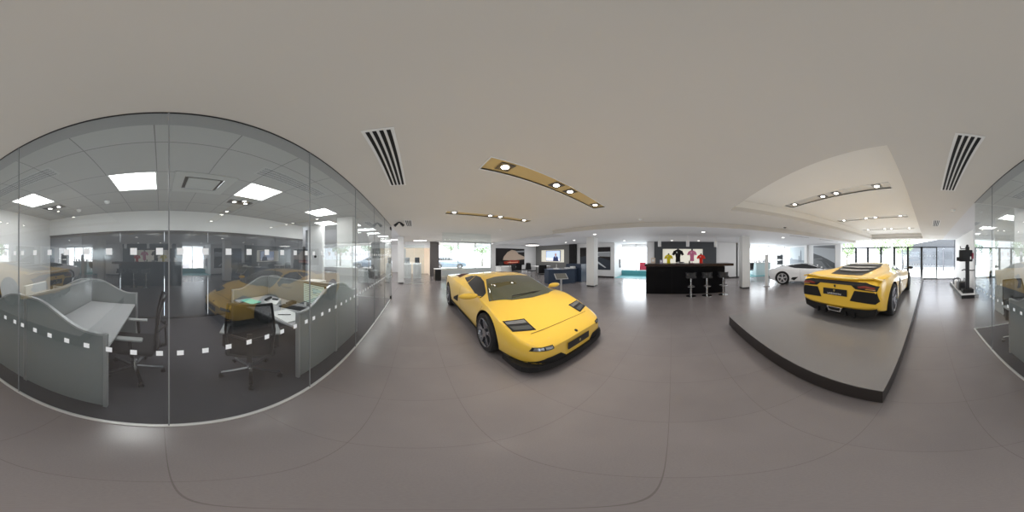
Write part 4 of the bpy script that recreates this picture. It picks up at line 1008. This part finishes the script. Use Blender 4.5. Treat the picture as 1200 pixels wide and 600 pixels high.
# ------------------------------------------------------------------ right side: totem, counters
t = thing('totem_sign', 'narrow white upright panel by the tail of the white car', 'sign', (6.72, -4.38, 0), R(57))
bm = BM(); box(bm, -.085,.085,-.04,.04,.03,1.58); obj('panel', bm, WHITE, t)
bm = BM(); box(bm, -.15,.15,-.13,.13,0,.03); obj('base_plate', bm, ALU, t)
t = thing('sales_desk', 'pale blue sales desk on the teal floor beyond the right pillar', 'desk', (11.2, -6.6, .012))
bm = BM(); box(bm, -.5,.5,-.75,.55,0,.95); obj('desk_body', bm, mat('pale_blue', (.45,.55,.56), .5), t)
bm = BM(); box(bm, -.55,.55,-.8,.6,.95,1.0); obj('desktop', bm, WHITE, t)
for k in range(7):
    bm = BM(); lathe(bm, [(0,.045),(.16,.045),(.2,.02),(.30,.02)], 'z', seg=12); o = obj('bottle', bm, mat('bottle_grey', (.25,.27,.3), .2)); o.location = (11.05+.1*(k % 2), -7.25+.19*k, 1.012)
    tag(o, 'grey bottle in the row on the pale blue sales desk', 'bottle', 'bottles on the pale blue desk')
dup(c0, (10.9, -5.55, .012), R(100), 'black chair on the teal floor left of the pale blue sales desk')
t = thing('display_shelf', 'dark open shelf tower behind the roof of the white car', 'shelf', (11.3, -8.65, 0))
bm = BM(); box(bm, -.2,.2,-.34,-.32,0,1.7); box(bm, -.2,.2,.32,.34,0,1.7); obj('side_panel', bm, WHITE, t)
for z in (.3,.75,1.2,1.66):
    bm = BM(); box(bm, -.2,.2,-.32,.32,z,z+.03); obj('shelf', bm, WHITE, t)
for z, l in ((.78,'dark box on the lower shelf of the shelf tower'),(1.23,'dark box on the upper shelf of the shelf tower')):
    o = obj('storage_box', box(BM(), -.15,.15,-.27,.27,0,.34,bev=.01), mat('box_dark', (.08,.09,.10), .5)); o.location = (11.3,-8.65,z); tag(o, l, 'box')
# lobby
t = thing('armchair', 'red armchair on the teal floor seen left of the bar', 'armchair', (13.4, 2.2, .02), R(60))
RD = mat('red_fabric', (.42,.03,.06), .8)
bm = BM(); box(bm, -.3,.3,-.3,.3,.2,.45,bev=.04); obj('seat', bm, RD, t)
bm = BM(); box(bm, -.35,.35,.25,.4,.2,.95,bev=.05); obj('backrest', bm, RD, t)
for sx in (-1,1):
    bm = BM(); box(bm, sx*.37-.06, sx*.37+.06,-.3,.35,.15,.62,bev=.03); obj('armrest', bm, RD, t)
    for sy in (-1,1):
        bm = BM(); rod(bm,(sx*.3,sy*.25,0),(sx*.3,sy*.25,.2),.02); obj('leg', bm, DKMETAL, t)
t = thing('leaflet_rack', 'dark leaflet holder on the white lobby wall left of the window', 'rack', (11.6, 3.86, .95)); bm = BM(); box(bm, -.16,.16,-.06,0,-.32,.32); obj('rack_back', bm, DKMETAL, t); 
for z in (-.3,-.08,.14):
    bm = BM(); box(bm, -.14,.14,-.10,-.06,z,z+.12); obj('pocket', bm, GC, t)

# ------------------------------------------------------------------ merchandising plinth near the doors
t = thing('display_plinth', 'low stepped white and black plinth along the wall beside the glass corner', 'plinth', (0,0,0))
bm = BM(); box(bm, -1.74, -1.12, -8.5, -5.45, 0, .12); obj('plinth_base', bm, BLACK, t)
bm = BM(); box(bm, -1.74, -1.13, -8.49, -5.46, .12, .14); obj('plinth_top', bm, WHITE, t)
t = thing('display_stand', 'tall black post stand on the plinth carrying a black jacket display', 'stand', (-1.42, -5.85, .14))
bm = BM(); box(bm, -.20,.20,-.18,.18,0,.14); obj('base_block', bm, BLACKM, t)
bm = BM(); box(bm, -.07,.07,-.05,.05,.14,1.70); obj('post', bm, CHAIRP, t)
obj('upper_arm', tube(BM(), [(-.02,.05,1.62),(.26,.07,1.62),(.28,.07,1.72)], .015), CHAIRP, t)
obj('lower_arm', tube(BM(), [(-.24,.14,.85),(-.16,.12,.83),(.0,.05,.85),(.16,.12,.87),(.24,.14,.84)], .02), CHAIRP, t)
bm = BM(); ball(bm, (0,.0,1.73), .055); obj('finial', bm, BLACK, t)
t = thing('leather_jacket', 'black leather jacket with red panel hanging on the tall post stand', 'jacket', (-1.36, -5.74, 1.36))
bm = BM(); box(bm, -.22,.27,-.07,.08,-.06,.36,bev=.03); box(bm, .2,.36,-.06,.06,-.04,.10,bev=.02); obj('jacket_body', bm, BLACK, t, smooth=50)
bm = BM(); box(bm, -.26,-.10,-.01,.08,.03,.26,bev=.03); obj('red_sleeve', bm, mat('jacket_red', (.22,.02,.04), .5), t, smooth=50)
bm = BM(); box(bm, -.16,-.12,.082,.09,.02,.12); obj('swing_tag', bm, PAPER, t)
t = thing('travel_bag', 'black holdall with pale straps on the plinth in front of the post stand', 'bag', (-1.33, -6.35, .14), R(10))
bm = BM(); box(bm, -.18,.18,-.22,.22,0,.34,bev=.06); obj('bag_body', bm, CHAIRP, t, smooth=50)
for q in (-.1,.1): obj('handle', tube(BM(), [(q,-.1,.33),(q,-.06,.46),(q,.06,.46),(q,.1,.33)], .014), CHAIRP, t)
bm = BM(); box(bm, -.185,.185,-.04,.04,.02,.345); obj('strap', bm, ARMP, t)
t = thing('travel_bag', 'white and black sports bag farther along the plinth', 'bag', (-1.3, -7.1, .14), R(-10))
bm = BM(); box(bm, -.16,.16,-.25,.25,0,.30,bev=.06); obj('bag_body', bm, PAPER, t, smooth=50)
bm = BM(); tube(bm, [(0,-.12,.29),(0,-.06,.40),(0,.06,.40),(0,.12,.29)], .014); obj('handle', bm, CHAIRP, t)
t = thing('boxed_gear', 'small dark case at the far end of the plinth', 'case', (-1.35, -7.8, .14)); bm = BM(); box(bm, -.16,.16,-.16,.16,0,.3,bev=.02); obj('case_body', bm, DKMETAL, t); bm = BM(); box(bm,-.17,.17,-.17,.17,.2,.22); obj('band', bm, CHAIRP, t)

# ------------------------------------------------------------------ beyond the office: coffee corner etc.
for k, (x, w, l) in enumerate(((-.62,.5,'white cabinet in the cream alcove, left of the pair'),(.05,.55,'white cabinet in the cream alcove, right of the pair'))):
    t = thing('coffee_cabinet', l, 'cabinet', (x, 11.2, 0))
    bm = BM(); box(bm, -w/2,w/2,-.25,.25,0,1.0,bev=.01); obj('cabinet_body', bm, PAPER, t)
    bm = BM(); box(bm, -w/2+.03,-.01,-.262,-.25,.1,.92); obj('door', bm, WHITE, t)
    bm = BM(); box(bm, .01,w/2-.03,-.262,-.25,.1,.92); obj('door', bm, WHITE, t)
    t = thing('coffee_machine', 'dark coffee machine on the '+('left' if k == 0 else 'right')+' white cabinet in the alcove', 'coffee machine', (x, 11.2, 1.0))
    bm = BM(); box(bm, -.16,.16,-.18,.18,.25,.4,bev=.01); box(bm, -.16,.16,0,.18,0,.26); obj('machine_body', bm, BLACK if k else ALU, t)
    bm = BM(); box(bm, -.16,.16,-.18,0,0,.04); obj('drip_tray', bm, CHROME, t)
t = thing('low_cabinet', 'small black cabinet with white top at the edge of the window screen', 'cabinet', (1.30, 10.1, 0))
bm = BM(); box(bm, -.18,.2,-.3,.3,0,.68); obj('cabinet_body', bm, BLACK, t); bm = BM(); box(bm, -.2,.55,-.32,.32,.68,.71); obj('cabinet_top', bm, PAPER, t)
t = thing('office_desk', 'white desk beyond the office end wall by the slim pillars', 'desk', (-2.7, 8.4, 0))
bm = BM(); box(bm, -.6,.6,-.35,.35,.70,.74); obj('desktop', bm, PAPER, t)
for sx in (-1,1): 
    bm = BM(); box(bm, sx*.57-.02, sx*.57+.02,-.33,.33,0,.70); obj('side_panel', bm, WHITE, t)
bm = BM(); box(bm, -.55,.55,-.33,-.31,.1,.70); obj('front_panel', bm, WHITE, t)
dup(ch, (-2.0, 7.7, 0), R(150), 'black task chair beside the white desk beyond the office end wall')
t = thing('computer_monitor', 'dark monitor on the white desk beyond the office', 'monitor', (-2.7, 8.5, .74), R(15)); bm = BM(); box(bm, -.24,.24,-.015,.015,.1,.42); obj('bezel', bm, CHAIRP, t); bm = BM(); rod(bm,(0,0,0),(0,0,.12),.02); rod(bm,(0,0,0),(0,0,.01),.1); obj('stand', bm, CHAIRP, t)

# ------------------------------------------------------------------ outside
bm = BM(); box(bm, -60, 60, -60, YB-.05, -.2, -.02); box(bm, -60, 60, 15.3, 60, -.2, -.02); box(bm, 16.5, 60, YB, 15.3, -.2, -.02); box(bm, 1.68, 16.5, YF+.2, 15.3, -.2+.001, .003); box(bm, -60, -12.1, YB, 15.3, -.2, -.02)
struct('ground', bm, GRASS)
def tree(x, y, h, label):
    t = thing('garden_tree', label, 'tree', (x, y, -.02), 0, 'trees outside')
    bm = BM(); rod(bm, (0,0,0), (0,0,h*.5), .12, .07); 
    for a in range(4): rod(bm, (0,0,h*.42), (.8*math.cos(a*1.6), .8*math.sin(a*1.6), h*.65), .05, .02)
    obj('trunk', bm, BARK, t)
    bm = BM()
    for k in range(1100):
        u = Vector((random.gauss(0,1), random.gauss(0,1), random.gauss(0,1))).normalized()*random.uniform(.55,1)
        c = Vector((u.x*h*.32, u.y*h*.32, h*.66+u.z*h*.33)); n = Vector((random.gauss(0,1), random.gauss(0,1), random.gauss(0,1))).normalized()
        a = n.orthogonal().normalized()*random.uniform(.07,.16); b = n.cross(a)*.6
        bm.faces.new([bm.verts.new(c+a), bm.verts.new(c+b), bm.verts.new(c-a), bm.verts.new(c-b)])
    obj('foliage', bm, LEAF, t, recalc=False)
for x, y, h, l in ((1.2,23.5,5.4,'leafy tree outside the big window, left side'),(5.2,24,5.8,'leafy tree outside the big window, right side'),(3.2,-20,4.2,'leafy tree outside the folding doors, left one'),(6.6,-22,5,'leafy tree outside behind the leftmost folding door'),(9.6,22.5,5,'leafy tree beyond the big window edge'),(10.6,-19.5,4,'leafy tree far left outside the doors')):
    tree(x, y, h, l)
# fence and building
t = thing('slatted_fence', 'grey slatted fence outside the right-hand doors', 'fence', (0,-16.5,0))
bm = BM()
for k in range(60): box(bm, -3.6+k*.105, -3.54+k*.105, -.02,.02,.1,2.1)
box(bm, -3.6,2.7,.02,.05,.4,.5); box(bm, -3.6,2.7,.02,.05,1.7,1.8); obj('slat_panel', bm, mat('fence_grey', (.08,.09,.105), .6), t)
for k in range(4):
    bm = BM(); box(bm, -3.65+k*2.1, -3.55+k*2.1, .05,.15,-.02,2.15); obj('post', bm, DKMETAL, t)
t = thing('neighbouring_building', 'pale low building outside beyond the fence', 'building', (0,-26,-.02))
bm = BM(); box(bm, -9, 3.2, -4, 0, 0, 3.2); obj('wall', bm, mat('render_pale', (.14,.15,.17), .7), t)
bm = BM(); prism(bm, [(-9.3,3.2),(3.5,3.2),(-2.9,4.4)], 'xz', -4.2, .2); obj('roof', bm, mat('roof_slate', (.09,.095,.105), .7), t)
for k in range(5):
    bm = BM(); box(bm, -8+2.1*k, -6.9+2.1*k, 0,.03,1.0,2.2); obj('window', bm, DARKWALL, t)
# parked hatchbacks outside
SC = [(0,.6,.25,.45,.55,.6,.45,.65,.3,.68,.70),(.3,.8,.2,.5,.76,.72,.62,.78,.4,.82,.84),(1.1,.86,.2,.55,.82,.86,.7,.92,.5,.95,.96),(1.7,.86,.2,.55,.82,.9,.74,.97,.58,1.35,1.38),(2.4,.86,.2,.55,.82,.9,.74,.97,.58,1.42,1.46),(3.2,.86,.2,.55,.82,.9,.74,.97,.58,1.38,1.42),(3.8,.84,.22,.55,.8,.88,.72,.95,.56,1.05,1.1),(4.05,.78,.3,.55,.74,.8,.66,.85,.5,.9,.92)]
K = thing('parked_car', 'silver blue hatchback parked outside the big window, left of the pair', 'car', (.9, 18.6, -.02), R(80), 'parked cars outside')
body, bv = make_body(K, SC, mat('car_silver', (.25,.30,.36), .3, .5, coat=.5), [(.8,.3,.34,.55),(3.2,.3,.34,.55)], level=2)
both('side_window', K, bv, [(1.5,1.0),(1.85,1.3),(3.1,1.3),(3.5,1.0)], 'side', CARGLASS2, cuts=4)
decal('windscreen', K, bv, [(-.6,1.2),(.6,1.2),(.5,1.62),(-.5,1.62)], 'top', CARGLASS2, cuts=4)
decal('rear_window', K, bv, [(-.55,3.35),(.55,3.35),(.58,3.72),(-.58,3.72)], 'top', CARGLASS2, cuts=4)
for sd in (-1,1): wheel(K, .85, .8, .3, .18, sd); wheel(K, .85, 3.2, .3, .18, sd)
dup(K, (5.9, 18.9, -.02), R(80), 'silver blue hatchback parked outside the big window, right of the pair', 'parked cars outside')

# ------------------------------------------------------------------ lights, world, camera
w = bpy.data.worlds.new('World'); bpy.context.scene.world = w; w.use_nodes = True
nt = w.node_tree; bg = nt.nodes['Background']
tc = nt.nodes.new('ShaderNodeTexCoord'); n = nt.nodes.new('ShaderNodeTexNoise'); n.inputs['Scale'].default_value = 2.2; n.inputs['Detail'].default_value = 5
cr = nt.nodes.new('ShaderNodeValToRGB'); cr.color_ramp.elements[0].color = (.72,.82,1,1); cr.color_ramp.elements[0].position = .3; cr.color_ramp.elements[1].color = (1,1,1,1); cr.color_ramp.elements[1].position = .6
nt.links.new(tc.outputs['Generated'], n.inputs['Vector']); nt.links.new(n.outputs['Fac'], cr.inputs[0]); nt.links.new(cr.outputs[0], bg.inputs[0])
bg.inputs[1].default_value = 4.2
def area(loc, rot, sx, sy, e, col):
    ld = bpy.data.lights.new('window_light', 'AREA'); ld.shape = 'RECTANGLE'; ld.size = sx; ld.size_y = sy; ld.energy = e; ld.color = col
    lo = bpy.data.objects.new('window_light', ld); C.objects.link(lo); lo.location = loc; lo.rotation_euler = rot; lo['kind'] = 'light'
    ld.cycles.is_portal = False
    return lo
sun = bpy.data.lights.new('sun', 'SUN'); sun.energy = 4; sun.angle = R(20)
so = bpy.data.objects.new('sun', sun); C.objects.link(so); so['kind'] = 'light'
sc = bpy.context.scene
DAY = (.90,.95,1)
# daylight arriving through the glazing (outside, shining in)
area((2.4, YB-.6, 1.35), (R(90),0,R(180)), 9.5, 2.4, 950, DAY)
area((3.6, YF+.6, 1.6), (R(90),0,0), 4, 2.2, 260, DAY)
area((13.6, -7.3, 1.3), (R(90),0,R(90)), 5.5, 2.3, 260, DAY)
area((12.9, 2.8, 1.3), (R(90),0,R(90)), 2.3, 2.3, 90, DAY)
sc.cycles.use_fast_gi = True
sc.cycles.fast_gi_method = 'ADD'
w.light_settings.ao_factor = .42
w.light_settings.distance = 1.6

cam = bpy.data.cameras.new('Camera'); co = bpy.data.objects.new('Camera', cam); C.objects.link(co)
cam.type = 'PANO'
try: cam.panorama_type = 'EQUIRECTANGULAR'
except Exception: cam.cycles.panorama_type = 'EQUIRECTANGULAR'
cam.clip_start = .02; cam.clip_end = 300
co.location = (0, 0, EYE); co.rotation_euler = (R(90), 0, R(-33.6))
sc.camera = co
sc.view_settings.view_transform = 'Standard'
sc.view_settings.look = 'None'
sc.view_settings.exposure = 0.0
sc.view_settings.gamma = 1.0
sc.cycles.use_denoising = True
sc.cycles.max_bounces = 10; sc.cycles.diffuse_bounces = 4; sc.cycles.glossy_bounces = 4; sc.cycles.transparent_max_bounces = 16
sc.cycles.sample_clamp_indirect = 6
